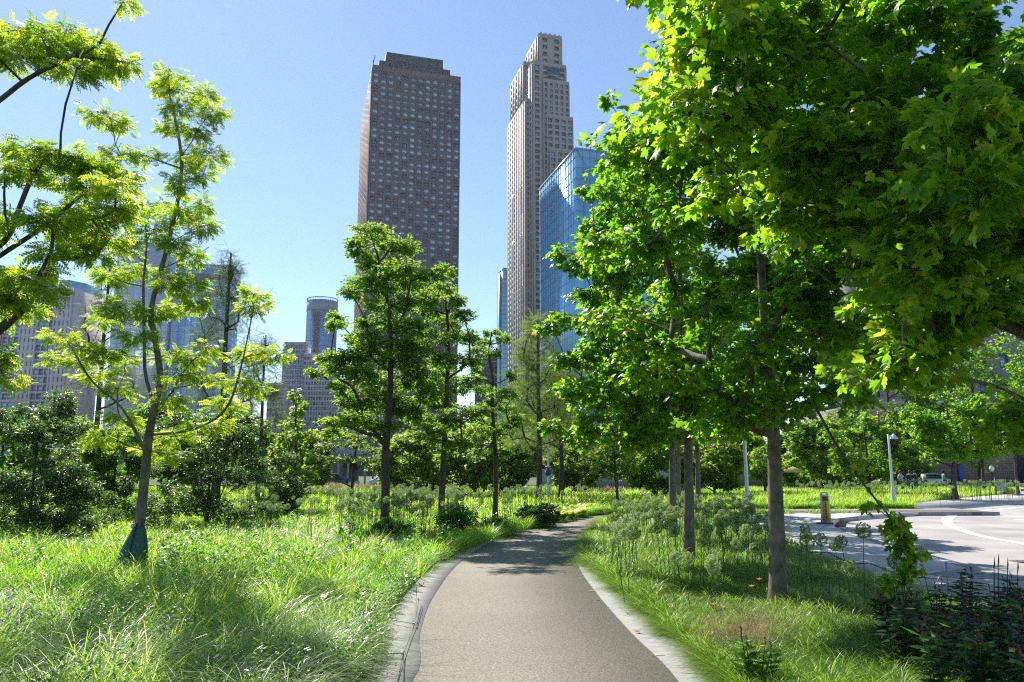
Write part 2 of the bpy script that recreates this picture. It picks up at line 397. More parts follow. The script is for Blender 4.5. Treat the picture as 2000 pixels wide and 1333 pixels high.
def compound(n=5, w=.11, l=.36):
    V = []; F = []
    def leaf(bx, by, ang, ln, wd, dz=0):
        b = len(V); d = np.array([math.sin(ang), math.cos(ang)]); s = np.array([d[1], -d[0]])
        for (a, c, z) in ((0, 0, 0), (.5, .5, -.02), (1, 0, -.09), (.5, -.5, -.02)):
            q = np.array([bx, by]) + d * ln * a + s * wd * c; V.append((q[0], q[1], z + dz - .12 * by * by))
        F.extend([[b, b + 1, b + 2], [b, b + 2, b + 3]])
    for k in range(n):
        y = .12 + .78 * k / n
        leaf(0, y, 1.1, l * (1 - .25 * abs(k / n - .4)), w * 1.2); leaf(0, y + .02, -1.1, l * (1 - .25 * abs(k / n - .4)), w * 1.2)
    leaf(0, .85, 0, l * .8, w)
    b = len(V); V.extend([(-.008, 0, 0), (.008, 0, 0), (0, .9, -.1)]); F.append([b, b + 1, b + 2])
    return np.array(V), np.array(F)
COMP = compound(5, .12, .34)
def needle():
    V = []; F = []
    for k in range(11):
        y = k / 11; sgn = 1 if k % 2 else -1; b = len(V)
        V += [(0, y - .02, 0), (sgn * .20, y + .16, -.04), (0, y + .035, 0)]; F.append([b, b + 1, b + 2])
    b = len(V); V += [(-.012, 0, 0), (.012, 0, 0), (0, 1.1, -.05)]; F.append([b, b + 1, b + 2])
    return np.array(V, float), np.array(F)
NEED = needle()

def unit(v): return v / (np.linalg.norm(v, axis=-1, keepdims=True) + 1e-9)
def leaf_arrays(tmpl, P, F, Nn, S, r):
    TV, TF = tmpl
    F = unit(F); R = unit(np.cross(F, Nn)); Nn = np.cross(R, F)
    V = P[:, None] + S[:, None, None] * (TV[None, :, 0, None] * R[:, None] + TV[None, :, 1, None] * F[:, None] + TV[None, :, 2, None] * Nn[:, None])
    n, k = len(P), len(TV)
    Fc = (np.arange(n)[:, None, None] * k + TF[None]).reshape(-1, TF.shape[1])
    return V.reshape(-1, 3), Fc, np.repeat(r, k)
def merge(parts):
    V = []; F = []; A = []; n = 0
    for v, f, a in parts:
        V.append(v); F.append(f + n); A.append(a); n += len(v)
    return np.concatenate(V), np.concatenate(F), np.concatenate(A)

# ------------------------------------------------------------------ tree generator
def grow_tree(name, label, cat, trunk, r_base, clumps, rng, leaf, lmat, lsize, twigs, per_twig,
              bark=None, group=None, twig_geo=True, droop=.3, flat=1.0, start=.35, sides=10, updraft=.12, tlen=1.0,
              tilt=.55, extra_trunks=(), skew=0.0, lexp=.52, parent_names=('trunk', 'crown')):
    """trunk: points base->top; clumps: (centre, radii) ; leaves hang on twigs that grow from limbs"""
    bark = bark or BARK
    trunk = np.array(trunk, float)
    base = trunk[0].copy()
    pts = [trunk]
    pos = []; par = []
    def addchain(P, parent):
        for q in P:
            pos.append(q); par.append(parent); parent = len(pos) - 1
        return parent
    tk = resample(trunk, 5)
    chains = []
    addchain(tk, -1); chains.append(list(range(len(tk))))
    nmin = int(len(tk) * start)
    for et in extra_trunks:
        et = resample(np.array(et, float), 5)
        d = np.linalg.norm(tk - et[0], axis=1); j = int(d.argmin()); b0 = len(pos)
        addchain(et[1:], j); chains.append([j] + list(range(b0, len(pos))))
    order = sorted(range(len(clumps)), key=lambda i: np.linalg.norm(clumps[i][0][:2] - tk[-1][:2]) + .3 * abs(clumps[i][0][2] - tk[nmin][2]))
    tips = []
    ends = []
    for i in order:
        c, rad = clumps[i]; c = np.array(c, float)
        A = np.array(pos)
        hd = np.linalg.norm(A[:, :2] - c[:2], axis=1)
        cost = np.linalg.norm(A - c, axis=1) + 1.5 * np.maximum(0, A[:, 2] - c[2] + .35 * hd)
        cost[:nmin] += 50
        j = int(cost.argmin()); s = A[j]
        ln = np.linalg.norm(c - s)
        k = max(2, int(ln / .35) + 1) if ln > .15 else 2
        k = min(k, 8)
        t = np.linspace(0, 1, k + 1)[1:, None]
        ctrl = (s + c) / 2 + np.array([0, 0, -.0]) + np.array([0, 0, updraft * ln]) * (-1 if c[2] > s[2] + ln * .7 else -.3) + rng.normal(0, .05 * ln, 3)
        B = (1 - t) ** 2 * s + 2 * t * (1 - t) * ctrl + t ** 2 * c
        B[:-1] += rng.normal(0, .012 * ln, B[:-1].shape)
        b0 = len(pos); addchain(B, j); chains.append([j] + list(range(b0, len(pos))))
        tips.append(len(pos) - 1); ends.append((i, list(range(b0, len(pos)))))
    pos = np.array(pos); cnt = np.zeros(len(pos))
    for tp in tips:
        q = tp
        while q >= 0: cnt[q] += 1; q = par[q]
    tot = max(1, len(tips))
    rad = np.maximum(r_base * (np.maximum(cnt, .4) / tot) ** lexp, r_base * .035)
    hgt = np.arange(len(tk)) / len(tk)
    rad[:len(tk)] = np.maximum(rad[:len(tk)] * .97, r_base * (1 - .75 * hgt)) if len(tips) else r_base * (1 - hgt)
    rad[:len(tk)] = np.minimum(rad[:len(tk)], r_base * (1 - .72 * hgt) + .002)
    rad[0] *= 1.35; rad[1] *= 1.12
    mb = MB()
    for ci, ch in enumerate(chains):
        P = pos[ch]; r = rad[ch].copy()
        if ci: r[0] = min(r[0], r[1] * 1.25)
        if len(P) < 2: continue
        r[-1] *= .6 if ci else .8
        V, F = tubeVF(P, r, sides + 4 if ci == 0 else (sides if r[0] > .03 else 5)); mb.addk(V, F)
    # twigs and leaves
    LP = []; LF = []; TW = []
    for i, nodes in ends:
        c, rr = clumps[i]; c = np.array(c, float); rr = np.array(rr, float)
        nt_ = twigs if np.isscalar(twigs) else twigs[i]
        nt_ = max(3, int(nt_ * (rr[0] * rr[2] / np.mean([q[1][0] * q[1][2] for q in clumps])) ** .7))
        d = unit(rng.normal(0, 1, (nt_, 3))); rad_ = rng.uniform(.25, 1, nt_) ** .6
        d[:, 2] *= flat
        E = c + d * rad_[:, None] * rr
        st = pos[nodes]; sidx = np.array([np.argmin(np.linalg.norm(st - e, axis=1) + rng.uniform(0, .3) * rr[0]) for e in E])
        S = st[sidx]
        mid = (S + E) / 2 + np.array([0, 0, .06]) * rr[2]
        TW.append((S, mid, E))
        t = rng.uniform(.35, 1.05, (nt_, per_twig, 1))
        Q = (1 - t) ** 2 * S[:, None] + 2 * t * (1 - t) * mid[:, None] + t ** 2 * E[:, None]
        dirv = unit(E - S)[:, None] + rng.normal(0, .7, (nt_, per_twig, 3))
        LP.append(Q.reshape(-1, 3)); LF.append(dirv.reshape(-1, 3))
    if twig_geo:
        for S, m_, E in TW:
            r0 = max(.0025, r_base * .028)
            for s, m2, e in zip(S, m_, E):
                V, F = tubeVF(np.array([s, m2, e]), np.array([r0, r0 * .7, r0 * .35]), 3); mb.addk(V, F)
    P = np.concatenate(LP); F = np.concatenate(LF); n = len(P)
    F = unit(F); F[:, 2] = F[:, 2] * .5 - droop * rng.uniform(.3, 1.4, n)
    P = P + unit(F) * lsize * .25 + rng.normal(0, lsize * .22, P.shape)
    Nn = np.array([0, 0, 1.]) + rng.normal(0, tilt, (n, 3))
    S = lsize * rng.uniform(.6, 1.2, n)
    # leaves get lighter and yellower away from the middle of the crown
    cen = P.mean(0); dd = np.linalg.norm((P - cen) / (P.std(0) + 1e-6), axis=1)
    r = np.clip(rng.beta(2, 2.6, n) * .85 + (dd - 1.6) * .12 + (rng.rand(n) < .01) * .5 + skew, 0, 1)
    V, Fc, A = leaf_arrays(leaf, P, F, Nn, S, r)
    root = thing(name, label, cat, base, 0, group)
    sh = np.array([base[0], base[1], base[2]])
    mb.V = [v - sh for v in mb.V]
    mb.build(parent_names[0], bark, root, smooth=True)
    npmesh(parent_names[1], V - sh, [(Fc, 0)], lmat, root, attr=A)
    return root

def pxclumps(lst, Y, rng, dj=.6, dr=None, puff=1.0):
    out = []
    if puff > 1: lst = [(q[0] + rng.uniform(-8, 8), q[1] + rng.uniform(-9, 9), q[2] * rng.uniform(.8, 1.1), q[3] * puff * rng.uniform(.8, 1.25)) for q in lst]
    for q in lst:
        px, py, rx, ry = q[:4]; y = Y + (q[4] if len(q) > 4 else rng.uniform(-dj, dj))
        s = y / FPX
        out.append((At(px, py, y), (rx * s, (rx if dr is None else dr) * s * .8, ry * s)))
    return out
def ellclumps(c, R, n, cr, rng, shell=.5, shape=None, keep=None):
    out = []; c = np.array(c, float); R = np.array(R, float)
    k = 0
    while len(out) < n and k < 20000:
        k += 1
        d = unit(rng.normal(0, 1, 3)); r = rng.uniform(shell, 1) ** .7
        p = c + d * R * r
        if shape is not None:
            f = shape((p[2] - c[2]) / R[2]); p[:2] = c[:2] + (p[:2] - c[:2]) * f
        if keep is not None and not keep(p): continue
        s = cr * rng.uniform(.7, 1.3)
        out.append((p, (s, s, s * .7)))
    return out

# ------------------------------------------------------------------ city buildings
ANG = math.radians(16)
def glassmat(name, col, rough=.12, metal=.7, var=.25, pane=(1.5, 1.5), line=(.1, .1, .1), dirt=.3):
    m, t, b = mat(name)
    tc = N(t, "ShaderNodeTexCoord"); nz = N(t, "ShaderNodeTexNoise"); nz.inputs["Scale"].default_value = .08; nz.inputs["Detail"].default_value = 8
    t.links.new(tc.outputs["Object"], nz.inputs["Vector"])
    r = ramp(t, [(.3, tuple(c * (1 - var) for c in col)), (.7, tuple(min(1, c * (1 + var)) for c in col))], nz.outputs[0])
    t.links.new(r.outputs[0], b.inputs["Base Color"])
    b.inputs["Roughness"].default_value = rough; b.inputs["Metallic"].default_value = metal
    n2 = N(t, "ShaderNodeTexNoise"); n2.inputs["Scale"].default_value = .35
    t.links.new(tc.outputs["Object"], n2.inputs["Vector"])
    bp = N(t, "ShaderNodeBump"); bp.inputs["Strength"].default_value = .08; bp.inputs["Distance"].default_value = .3
    t.links.new(n2.outputs[0], bp.inputs["Height"]); t.links.new(bp.outputs[0], b.inputs["Normal"])
    return m
W1 = glassmat("window_light", (.32, .43, .52), metal=.45); W2 = glassmat("window_mid", (.20, .26, .35), metal=.45); W3 = glassmat("window_dark", (.10, .13, .19), metal=.5)
BR = simple("brown_granite", (.17, .115, .125), .7, scale=.15, var=.12)
BRT = simple("dark_penthouse_metal", (.075, .08, .095), .6, scale=.2)
GREY = simple("grey_limestone", (.37, .335, .315), .8, scale=.12, var=.08)
BLUEG = glassmat("curtain_glass_painted_sky", (.24, .58, .90), .22, .35, .08)  # bright sky reflection painted as blue base colour, only partly mirrored
MULL = simple("blue_grey_mullion", (.20, .36, .52), .4, .4, scale=.3)
TEAL = glassmat("teal_glass", (.26, .56, .68), .18, .35, .15)
PALE = simple("pale_concrete", (.46, .46, .48), .8, scale=.2, var=.07)
PINK = simple("hazed_cladding", (.62, .52, .60), .8, scale=.2, var=.1)  # reddish wall made paler and bluer: distance haze put into the colour
DK = simple("dark_concrete", (.13, .12, .125), .8, scale=.3, var=.15)

def ext(P, dx, dy, px, Z):
    k = (px - 1000) / FPX; h = Z - CAMH
    return (k * (P[1] * cT + h * sT) - P[0]) / (dx - k * dy * cT)
U = lambda a: (math.cos(a), math.sin(a))
class Bld:
    def __init__(s, name, label, O, ang, matwall, cat='building', group=None):
        s.O = O; s.ang = ang; s.root = thing(name, label, cat, (O[0], O[1], RZ), ang, group); s.mat = matwall
        s.wall = MB(); s.win = []      # windows: (face rot, u, v, z, w, h)
    # all geometry in local coordinates of the root (u = x, v = y)
    def core(s, u0, u1, v0, v1, z0, z1): s.wall.obox((0, 0), 0, u0, u1, v0, v1, z0 - RZ, z1 - RZ)
    def facade(s, face, a0, a1, off, z0, z1, nx, nz, fw=.6, fh=.6, dep=.5, skip=None):
        """face 'f': plane v=off facing -v, a=u.   face 'l': plane u=off facing -u, a=v.  face 'r': plane u=off facing +u"""
        z0 -= RZ; z1 -= RZ
        if face == 'f': O, an, lo, hi = (0, off), 0, a0, a1
        elif face == 'l': O, an, lo, hi = (off, 0), -math.pi / 2, -a1, -a0
        else: O, an, lo, hi = (off, 0), math.pi / 2, a0, a1
        pw = (hi - lo) / nx; ph = (z1 - z0) / nz
        for i in range(nx + 1):
            u = lo + i * pw; h = pw * (1 - fw) / 2
            s.wall.obox(O, an, max(lo, u - h), min(hi, u + h), -dep, 0, z0, z1)
        for j in range(nz + 1):
            z = z0 + j * ph; h = ph * (1 - fh) / 2
            s.wall.obox(O, an, lo + .05, hi - .05, -dep * .85, -.004, max(z0, z - h), min(z1, z + h))
        c, sn = math.cos(an), math.sin(an)
        for i in range(nx):
            for j in range(nz - 1, -1, -1):
                if skip and skip(i, j): continue
                u = lo + (i + .5) * pw; z = z0 + (j + .5) * ph
                s.win.append((an, O[0] + c * u + sn * .08, O[1] + sn * u - c * .08, z, pw * fw * 1.02, ph * fh * 1.04, .16))
    def finish(s, mats=(W1, W2, W3), probs=(.4, .35, .25), wallname='wall'):
        s.wall.build(wallname, s.mat, s.root)
        if not s.win: return s.root
        # the 100 windows that show largest (front faces, highest first) as parts of their own
        idx = sorted(range(len(s.win)), key=lambda i: (s.win[i][0] != 0, -s.win[i][4] * s.win[i][5], -s.win[i][3]))
        meshes = {}
        cum = np.cumsum(probs)
        for i in idx[:100]:
            an, x, y, z, ww, hh, d = s.win[i]; m = int(np.searchsorted(cum, rs.rand())); m = min(m, len(mats) - 1)
            key = (round(ww, 2), round(hh, 2), m)
            if key not in meshes:
                o = MB().box((0, 0, 0), (ww, d, hh)).build('window', mats[m], s.root); meshes[key] = o
            else:
                o = meshes[key].copy(); COL.objects.link(o); o.parent = s.root
            o.location = (x, y, z); o.rotation_euler = (0, 0, an)
        if len(idx) > 100:
            mb = MB()
            for i in idx[100:]:
                an, x, y, z, ww, hh, d = s.win[i]; m = min(int(np.searchsorted(cum, rs.rand())), len(mats) - 1)
                mb.box((x, y, z), (ww, d, hh), an, m)
            tag(mb.build('window', list(mats), s.root), kind='stuff')
        return s.root

# brown granite tower
H = 190.
P0 = G(728, 126, H); ux, uy = U(ANG); wA = ext(P0, ux, uy, 900, H); dA = ext(P0, -uy, ux, 707, H)
b = Bld('office_tower', 'dark brown slab tower with a grid of small square windows and a stepped roof', P0, ANG, BR)
b.core(.5, wA - .05, .5, dA - .1, RZ, H - .3)
b.facade('f', 0, wA, 0, 10, H - 3.4, 12, 58, .64, .62, .22); b.core(.02, wA - .02, .02, dA - .02, H - 3.4, H)
b.facade('l', .52, dA, 0, 10, H - 3.4, 9, 58, .45, .5)
b.finish()
c = MB()
c.obox((0, 0), 0, 3.2, wA - 5.0, 1.2, dA - 4, H - RZ + .01, H + 3.4); c.obox((0, 0), 0, 6.6, wA - 8.3, 3.0, dA - 6, H + 3.4, H + 9.2)
c.build('penthouse', BRT, b.root)
c = MB()
c.tube([(1.2, 14, H), (1.2, 14, H + 5)], .18, 5); c.tube([(.6, 5, H), (.6, 5, H + 5)], .18, 5); c.tube([(.8, -1.2, H + 4), (.8, 15, H + 4.2)], .2, 5)
c.build('roof_rig', M['black'], b.root)
for u in (8.6, 33.5): MB().tube([(u, .6, H), (u, .6, H + 4)], .12, 5).build('antenna', M['black'], b.root)

# grey stepped limestone tower
H = 268.
P0 = G(1040, 118, 250.)
b = Bld('stepped_tower', 'tall slender grey stone tower with stepped top behind the blue glass block', P0, ANG, GREY)
def wid(px, Z): return ext(P0, ux, uy, px, Z)
HB = 250.
dB = 42.
def tier(u0, u1, v0, v1, z0, z1, nx, nz, fw=.5, fh=.55, left=None):
    b.core(u0 + .4, u1 - .02, v0 + .4, v1, z0, z1 - .05)
    b.facade('f', u0, u1, v0, z0, z1 - 2, nx, nz, fw, fh)
    b.core(u0, u1, v0, v1 - .2, z1 - 2, z1)
    if left: b.facade('l', v0 + .42, v1 - .02, u0, z0, z1 - 2, left, nz, fw, fh)
    b.facade('r', v0 + .42, v1 - .02, u1, z0, z1 - 2, 6, nz, fw, fh) if False else None
w1 = wid(1056, H); w2 = wid(1103, H)
tier(0, wid(1109, 245) - 1, 0, dB, 20, HB, 4, 62, .5, .6, left=8)
tier(5.2, 5.2 + 15.2, 3, 30, HB, H + 3, 2, 4, .4, .55, left=5)
tier(-2.6, -.01, 6, dB + 4, 20, HB - 22, 1, 60, .35, .5, left=8)
tier(-1.2, 5.0, 14, dB + 2, HB - 22, HB + 7, 2, 6, .4, .6, left=5)
xr = wid(1109, 245)
tier(6, xr, -2.2, -.02, 20, 238, 5, 56, .5, .6)
tier(7.5, xr + 1.4, -4.2, -2.22, 20, 214, 4, 48, .62, .62)
tier(8.5, xr + 2.4, -6.0, -4.22, 20, 192, 4, 44, .55, .6)
b.finish((W2, W3, W3), (.5, .35, .15))
c = MB(); c.obox((0, 0), 0, 9, 17.5, -1.5, 2.5, 238.2, 246.5); c.build('dark_terrace_box', W3, b.root)
c = MB()
for u_ in (6, 9, 12, 15, 18): c.obox((0, 0), 0, u_, u_ + 1.2, 3.05, 3.6, H + 3.01, H + 3.9)
c.build('parapet', GREY, b.root)
c = MB()
for v in (9, 11.6, 14.2): c.obox((0, 0), 0, -.45, -.02, v - 5, v - 3.4, 196, 240)
for z0_ in (60, 92, 124, 156):
    for v in (12, 15, 30, 33): c.obox((0, 0), 0, -3.1, -2.62, v, v + 1.5, z0_, z0_ + 20)
    for v in (1.5, 3.6): c.obox((0, 0), 0, -.45, -.02, v, v + 1.3, z0_ - 6, z0_ + 16)
    c.obox((0, 0), 0, 2.0, 3.8, -.4, -.02, z0_, z0_ + 20)
c.build('dark_window_bay', W3, b.root)

# blue glass office block
H = 112.
P0 = G(1124, 290, H); wC = 42; dC = ext(P0, -uy, ux, 1053, H)
def glass_block(name, label, P0, ang, W, D, H, gm, mm, fl, bay, mw=.16, roofband=None, group=None):
    root = thing(name, label, 'building', (P0[0], P0[1], RZ), ang, group)
    MB().obox((0, 0), 0, 0, W, 0, D, 0, H - RZ).build('glass_facade', gm, root)
    c = MB()
    for z in np.arange(fl, H, fl):
        c.obox((0, 0), 0, -.10, W + .10, -.10, D + .1, z - mw / 2, z + mw / 2)
    for u in np.arange(bay, W - .1, bay): c.obox((0, 0), 0, u - mw / 2, u + mw / 2, -.15, D + .13, 0, H - RZ - .01)
    for v in np.arange(bay, D - .1, bay): c.obox((0, 0), 0, -.15, W + .13, v - mw / 2, v + mw / 2, 0, H - RZ - .03)
    c.obox((0, 0), 0, -.2, W + .2, -.2, D + .2, H - RZ - .4, H - RZ + .3)
    c.build('mullions', mm, root)
    if roofband:
        MB().obox((0, 0), 0, -.25, W + .25, -.25, D + .25, H - roofband[0], H - roofband[1]).build('roof_band', roofband[2], root)
    return root
r_ = glass_block('office_block', 'bright blue mirror glass office block beside the maples', P0, ANG, wC, dC, H, BLUEG, MULL, 3.9, 2.6, .10)
c = MB()
for u in (6, 12, 20): c.tube([(u, 1, H), (u, 1, H + 1.6)], .25, 5)
c.build('roof_vent', MULL, r_)

# teal tower, round tower with its lower wings, blocks at left
P0 = G(983, 524, 150.)
r_ = glass_block('apartment_tower', 'slim teal glass tower rising left of the grey stepped tower', P0, ANG, 16, 14, 150, TEAL, MULL, 3.3, 4.5, .6, (11, 9.5, PALE))
MB().obox((0, 0), 0, -1.5, -.3, 5, 13, 0, 146).build('concrete_spine', MULL, r_)
H = 112.; P0 = G(623, 584, H)
Rr = 30 * P0[1] / FPX
r_ = thing('round_tower', 'round blue glass tower with grey crown ring left of the brown tower', 'building', (P0[0], P0[1] + Rr, RZ), .0)
MB().lathe([(Rr, 0), (Rr, H), (0, H)], sides=48).build('glass_facade', glassmat("round_tower_glass", (.26, .48, .78), .15, .4, .12), r_, smooth=False)
c = MB()
for z in np.arange(3.4, H - 6, 3.4): c.lathe([(Rr + .0, z - .12), (Rr + .12, z - .12), (Rr + .12, z + .12), (Rr, z + .12)], sides=48)
for k in range(48):
    a = k * 2 * math.pi / 48; c.tube([(Rr * math.cos(a) * 1.004, Rr * math.sin(a) * 1.004, 0), (Rr * math.cos(a) * 1.004, Rr * math.sin(a) * 1.004, H + 1.6)], .13, 4, cap=False)
c.lathe([(Rr + .3, H - 7), (Rr + .35, H - 7), (Rr + .35, H - 1), (Rr + .3, H - 1)], sides=48)
c.lathe([(Rr + .2, H + 1.3), (Rr + .5, H + 1.3), (Rr + .5, H + 1.8), (Rr + .2, H + 1.8)], sides=48)
c.build('mullions', simple("slate_frame", (.24, .30, .40), .5), r_)
c = MB()
for z in np.arange(6, H - 9, 3.4): c.box((-.8, -Rr - .3, z), (4.6, 1.6, .25)); c.box((-.8, -Rr - .2, z + 1.4), (2.6, .9, 1.8), 0, 0)
c.build('balconies', DK, r_)
def block(name, label, px0, px1, py, H, mw, nx, nz, ang=0.06, D=16, group=None, mats=(W1, W2, W3), fw=.6, fh=.55, Pr=(.4, .35, .25), left=0):
    P0 = G(px0, py, H); a = ang; W = ext(P0, math.cos(a), math.sin(a), px1, H)
    b = Bld(name, label, P0, a, mw, group=group)
    b.core(.4, W - .05, .4, D, RZ, H - .2); b.core(.02, W - .02, .02, D, H - 1.6, H)
    b.facade('f', 0, W, 0, 3, H - 1.6, nx, nz, fw, fh)
    if left: b.facade('l', .42, D, 0, 3, H - 1.6, left, nz, fw, fh)
    return b.finish(mats, Pr)
BLW = glassmat("sky_blue_panel", (.20, .42, .70), .15, .8)
GF = simple("slate_mullion_grid", (.36, .40, .50), .6, scale=.3)
block('apartment_block', 'blue and grey glass wing joined to the left of the round tower', 554, 598, 668, 78, GF, 9, 24, fw=.7, fh=.62, mats=(BLW, W2, W1), Pr=(.5, .3, .2))
block('apartment_block', 'grey gridded lower block in front of the round tower foot', 594, 652, 690, 70, simple("lilac_grey_concrete", (.42, .43, .50), .8), 11, 22, fw=.66, fh=.6, mats=(W1, W2, W3))
block('apartment_block', 'small pale white block with balconies at the left of the round tower wing', 524, 556, 748, 50, PALE, 6, 15, fw=.7, fh=.45)
block('apartment_block', 'grey low block seen between the round tower and the brown tower', 650, 700, 742, 50, simple("warm_grey_wall", (.36, .35, .40), .8), 8, 14)
glass_block('office_tower', 'plain sky blue glass tower with dark top band behind the young yellow tree', G(345, 516, 125.), .10, ext(G(345, 516, 125.), math.cos(.1), math.sin(.1), 455, 125), 20, 125, glassmat("azure_glass", (.32, .56, .88), .2, .35, .1), MULL, 3.8, 3.6, .12, (9, 5.5, DK))
glass_block('office_tower', 'pale blue grey glass tower directly behind the forked trunk of the young tree', G(232, 472, 138.), .10, ext(G(232, 472, 138.), math.cos(.1), math.sin(.1), 338, 138), 20, 138, glassmat("pale_azure_glass", (.50, .64, .82), .2, .35, .1), PALE, 3.8, 3.6, .3)
# brown and glass complex at far left
P0 = G(-80, 548, 82.); 
b = Bld('apartment_complex', 'reddish brown and green glass complex at the left edge of the photo', P0, -.05, PINK)
W = ext(P0, math.cos(-.05), math.sin(-.05), 148, 82)
b.core(.4, W - .02, .4, 22, RZ, 78)
n = 7
for k in range(n):
    u0 = W * k / n; u1 = W * (k + 1) / n
    if k % 2 == 0:
        b.facade('f', u0 + .01, u1 - .01, -.8 if k % 4 else 0, 3, 78, 4, 22, .35, .5)
    else: b.facade('f', u0 + .01, u1 - .01, .3, 3, 78, 3, 22, .88, .72)
b.finish((TEAL, W1, W2), (.5, .3, .2))
MB().prism([(W * .18, 1), (W * .93, 1), (W, 8), (W, 20), (W * .18, 20)], 78.2, 82).build('green_glass_top', TEAL, b.root)
# podiums and low structures in the gap between the trees
block('low_building', 'dark grey brown low building under the brown tower seen through the trees', 600, 790, 884, 7.5, DK, 16, 2, D=12, mats=(W3, W3, W2))
block('low_building', 'dark brick building with a few orange balconies left of the teal tower', 928, 972, 690, 45, BR, 7, 13, D=12)
pd = thing('road_viaduct', 'grey concrete viaduct with pale edge crossing behind the flower meadow', 'viaduct', (-24, 92, RZ))
c = MB(); c.box((0, 0, 3.0), (60, 7, .9)); c.box((0, -3.4, 3.9), (60, .25, .9)); c.build('deck', simple("viaduct_concrete", (.32, .34, .38), .8), pd)
for k in range(6): MB().box((-25 + k * 10, 0, 1.28), (1.0, 4.2, 2.54)).build('pier', DK, pd)
pv = thing('pavilion', 'low white pavilion roof with slim posts behind the central tree', 'pavilion', (-12.9, 78, RZ))
MB().box((0, 0, 2.9), (8.6, 5, .22)).build('roof', PALE, pv)
c = MB()
for x in (-4, -1.4, 1.4, 4): c.box((x, -2.2, 1.39), (.16, .16, 2.78)); c.box((x, 2.2, 1.39), (.16, .16, 2.78))
c.build('posts', PALE, pv); c = MB(); c.box((0, -2.3, 3.4), (8.6, .06, .06)); c.box((0, -2.3, 3.7), (8.6, .06, .06))
for k in range(12): c.box((-4.2 + k * .76, -2.3, 3.37), (.05, .05, .72))
c.build('railing', PALE, pv)
# pale retaining wall behind the beds
def wall(label, x0, x1, y, h, m):
    r = thing('retaining_wall', label, 'wall', ((x0 + x1) / 2, y, RZ))
    MB().box((0, 0, h / 2), (x1 - x0, .5, h)).build('panel', m, r); MB().box((0, -.05, h + .08), (x1 - x0 + .1, .7, .16)).build('coping', PALE, r)
PW = simple("pinkish_concrete_wall", (.50, .43, .40), .85, scale=.8, var=.12)
wall('long low pinkish concrete wall in sunlight behind the flower beds', 3, 33, 84, 1.75, PW)
# right: stone campus building behind the maples and brick building with dark corner
STN = simple("grey_brick_tower", (.25, .25, .29), .8, scale=.3)
block('institute_building', 'tall grey blue building with paired windows behind the right maple leaves', 1645, 2300, 215, 54, STN, 16, 13, ang=-.12, D=20, fw=.42, fh=.5, mats=(W2, W2, W1))
m, t, pb = mat("grey_tan_brick")
tc = N(t, "ShaderNodeTexCoord"); mp = N(t, "ShaderNodeMapping"); mp.inputs["Rotation"].default_value = (math.pi / 2, 0, 0)
t.links.new(tc.outputs["Object"], mp.inputs[0])
brk = N(t, "ShaderNodeTexBrick"); brk.inputs["Scale"].default_value = 1; brk.inputs["Brick Width"].default_value = .8; brk.inputs["Row Height"].default_value = .28; brk.inputs["Mortar Size"].default_value = .03
brk.inputs[1].default_value = (.22, .185, .17, 1); brk.inputs[2].default_value = (.30, .26, .235, 1); brk.inputs[3].default_value = (.12, .11, .105, 1)
t.links.new(mp.outputs[0], brk.inputs["Vector"]); t.links.new(brk.outputs[0], pb.inputs["Base Color"]); pb.inputs["Roughness"].default_value = .85
BRICKM = m
p0 = G(1655, 950, 0)
yb = 88.
X0 = At(1655, 920, yb)[0]; X1 = At(1985, 920, yb)[0]
bb = thing('brick_building', 'windowless grey brown brick building with dark corner at the right edge', 'building', (X0, yb, RZ))
MB().box(((X1 - X0) / 2, 6, 4.6), (X1 - X0, 12, 9.2)).build('wall', BRICKM, bb)
MB().box(((X1 - X0) + 9.0, 8.2, 4.55), (17.9, 12, 9.1)).build('dark_wall', simple("dark_slate_wall", (.07, .08, .10), .7), bb)
MB().box(((X1 - X0) / 2, 5.8, 9.35), (X1 - X0 + .3, 12.6, .3)).build('coping', PALE, bb)
pbn = At(1877, 926, yb - .2)
tb = thing('banner', 'narrow blue banner hanging on the grey brick wall', 'banner', (pbn[0], yb - .15, 1.2))
MB().box((0, 0, 0), (.5, .05, 2.2)).build('cloth', simple("blue_cloth", (.05, .10, .4), .7), tb); MB().box((0, .04, 1.15), (.62, .06, .06)).build('rail', M['black'], tb)

# ------------------------------------------------------------------ trees
R = np.random.RandomState
# near maple whose trunk stands right of the frame; leaves overhang the top right
outline = [(1235, -60), (1248, 12), (1300, 50), (1300, 105), (1325, 150), (1272, 190), (1300, 260), (1262, 330), (1285, 395), (1350, 400), (1400, 430), (1440, 440), (1500, 505), (1560, 470), (1650, 560), (1625, 640), (1680, 690), (1700, 730), (1760, 745), (1820, 735), (1900, 770), (2010, 800), (2010, -60)]
def keep0(p):
    if p[1] < 1.2 or p[2] < 2.0: return False
    x, y = proj(p); x, y = x[0], y[0]
    if -100 < x < 2010 and -60 < y < 1400:
        return bool(inpoly(np.array([x - 40]), np.array([y + 15]), outline)[0] and inpoly(np.array([x + 10]), np.array([y + 25]), outline)[0])
    return x > 1235
rg = R(3)
cl = ellclumps((3.9, 5.9, 5.0), (3.5, 3.2, 3.6), 125, .48, rg, shell=.62, keep=keep0)
while len(cl) < 188:
    p = At(rg.uniform(1290, 2060), rg.uniform(-40, 760), rg.uniform(4.4, 6.4))
    if keep0(p) and np.linalg.norm((p - np.array([3.9, 5.9, 5.0])) / np.array([3.7, 3.4, 3.9])) < 1: cl.append((p, (.5, .48, .36)))
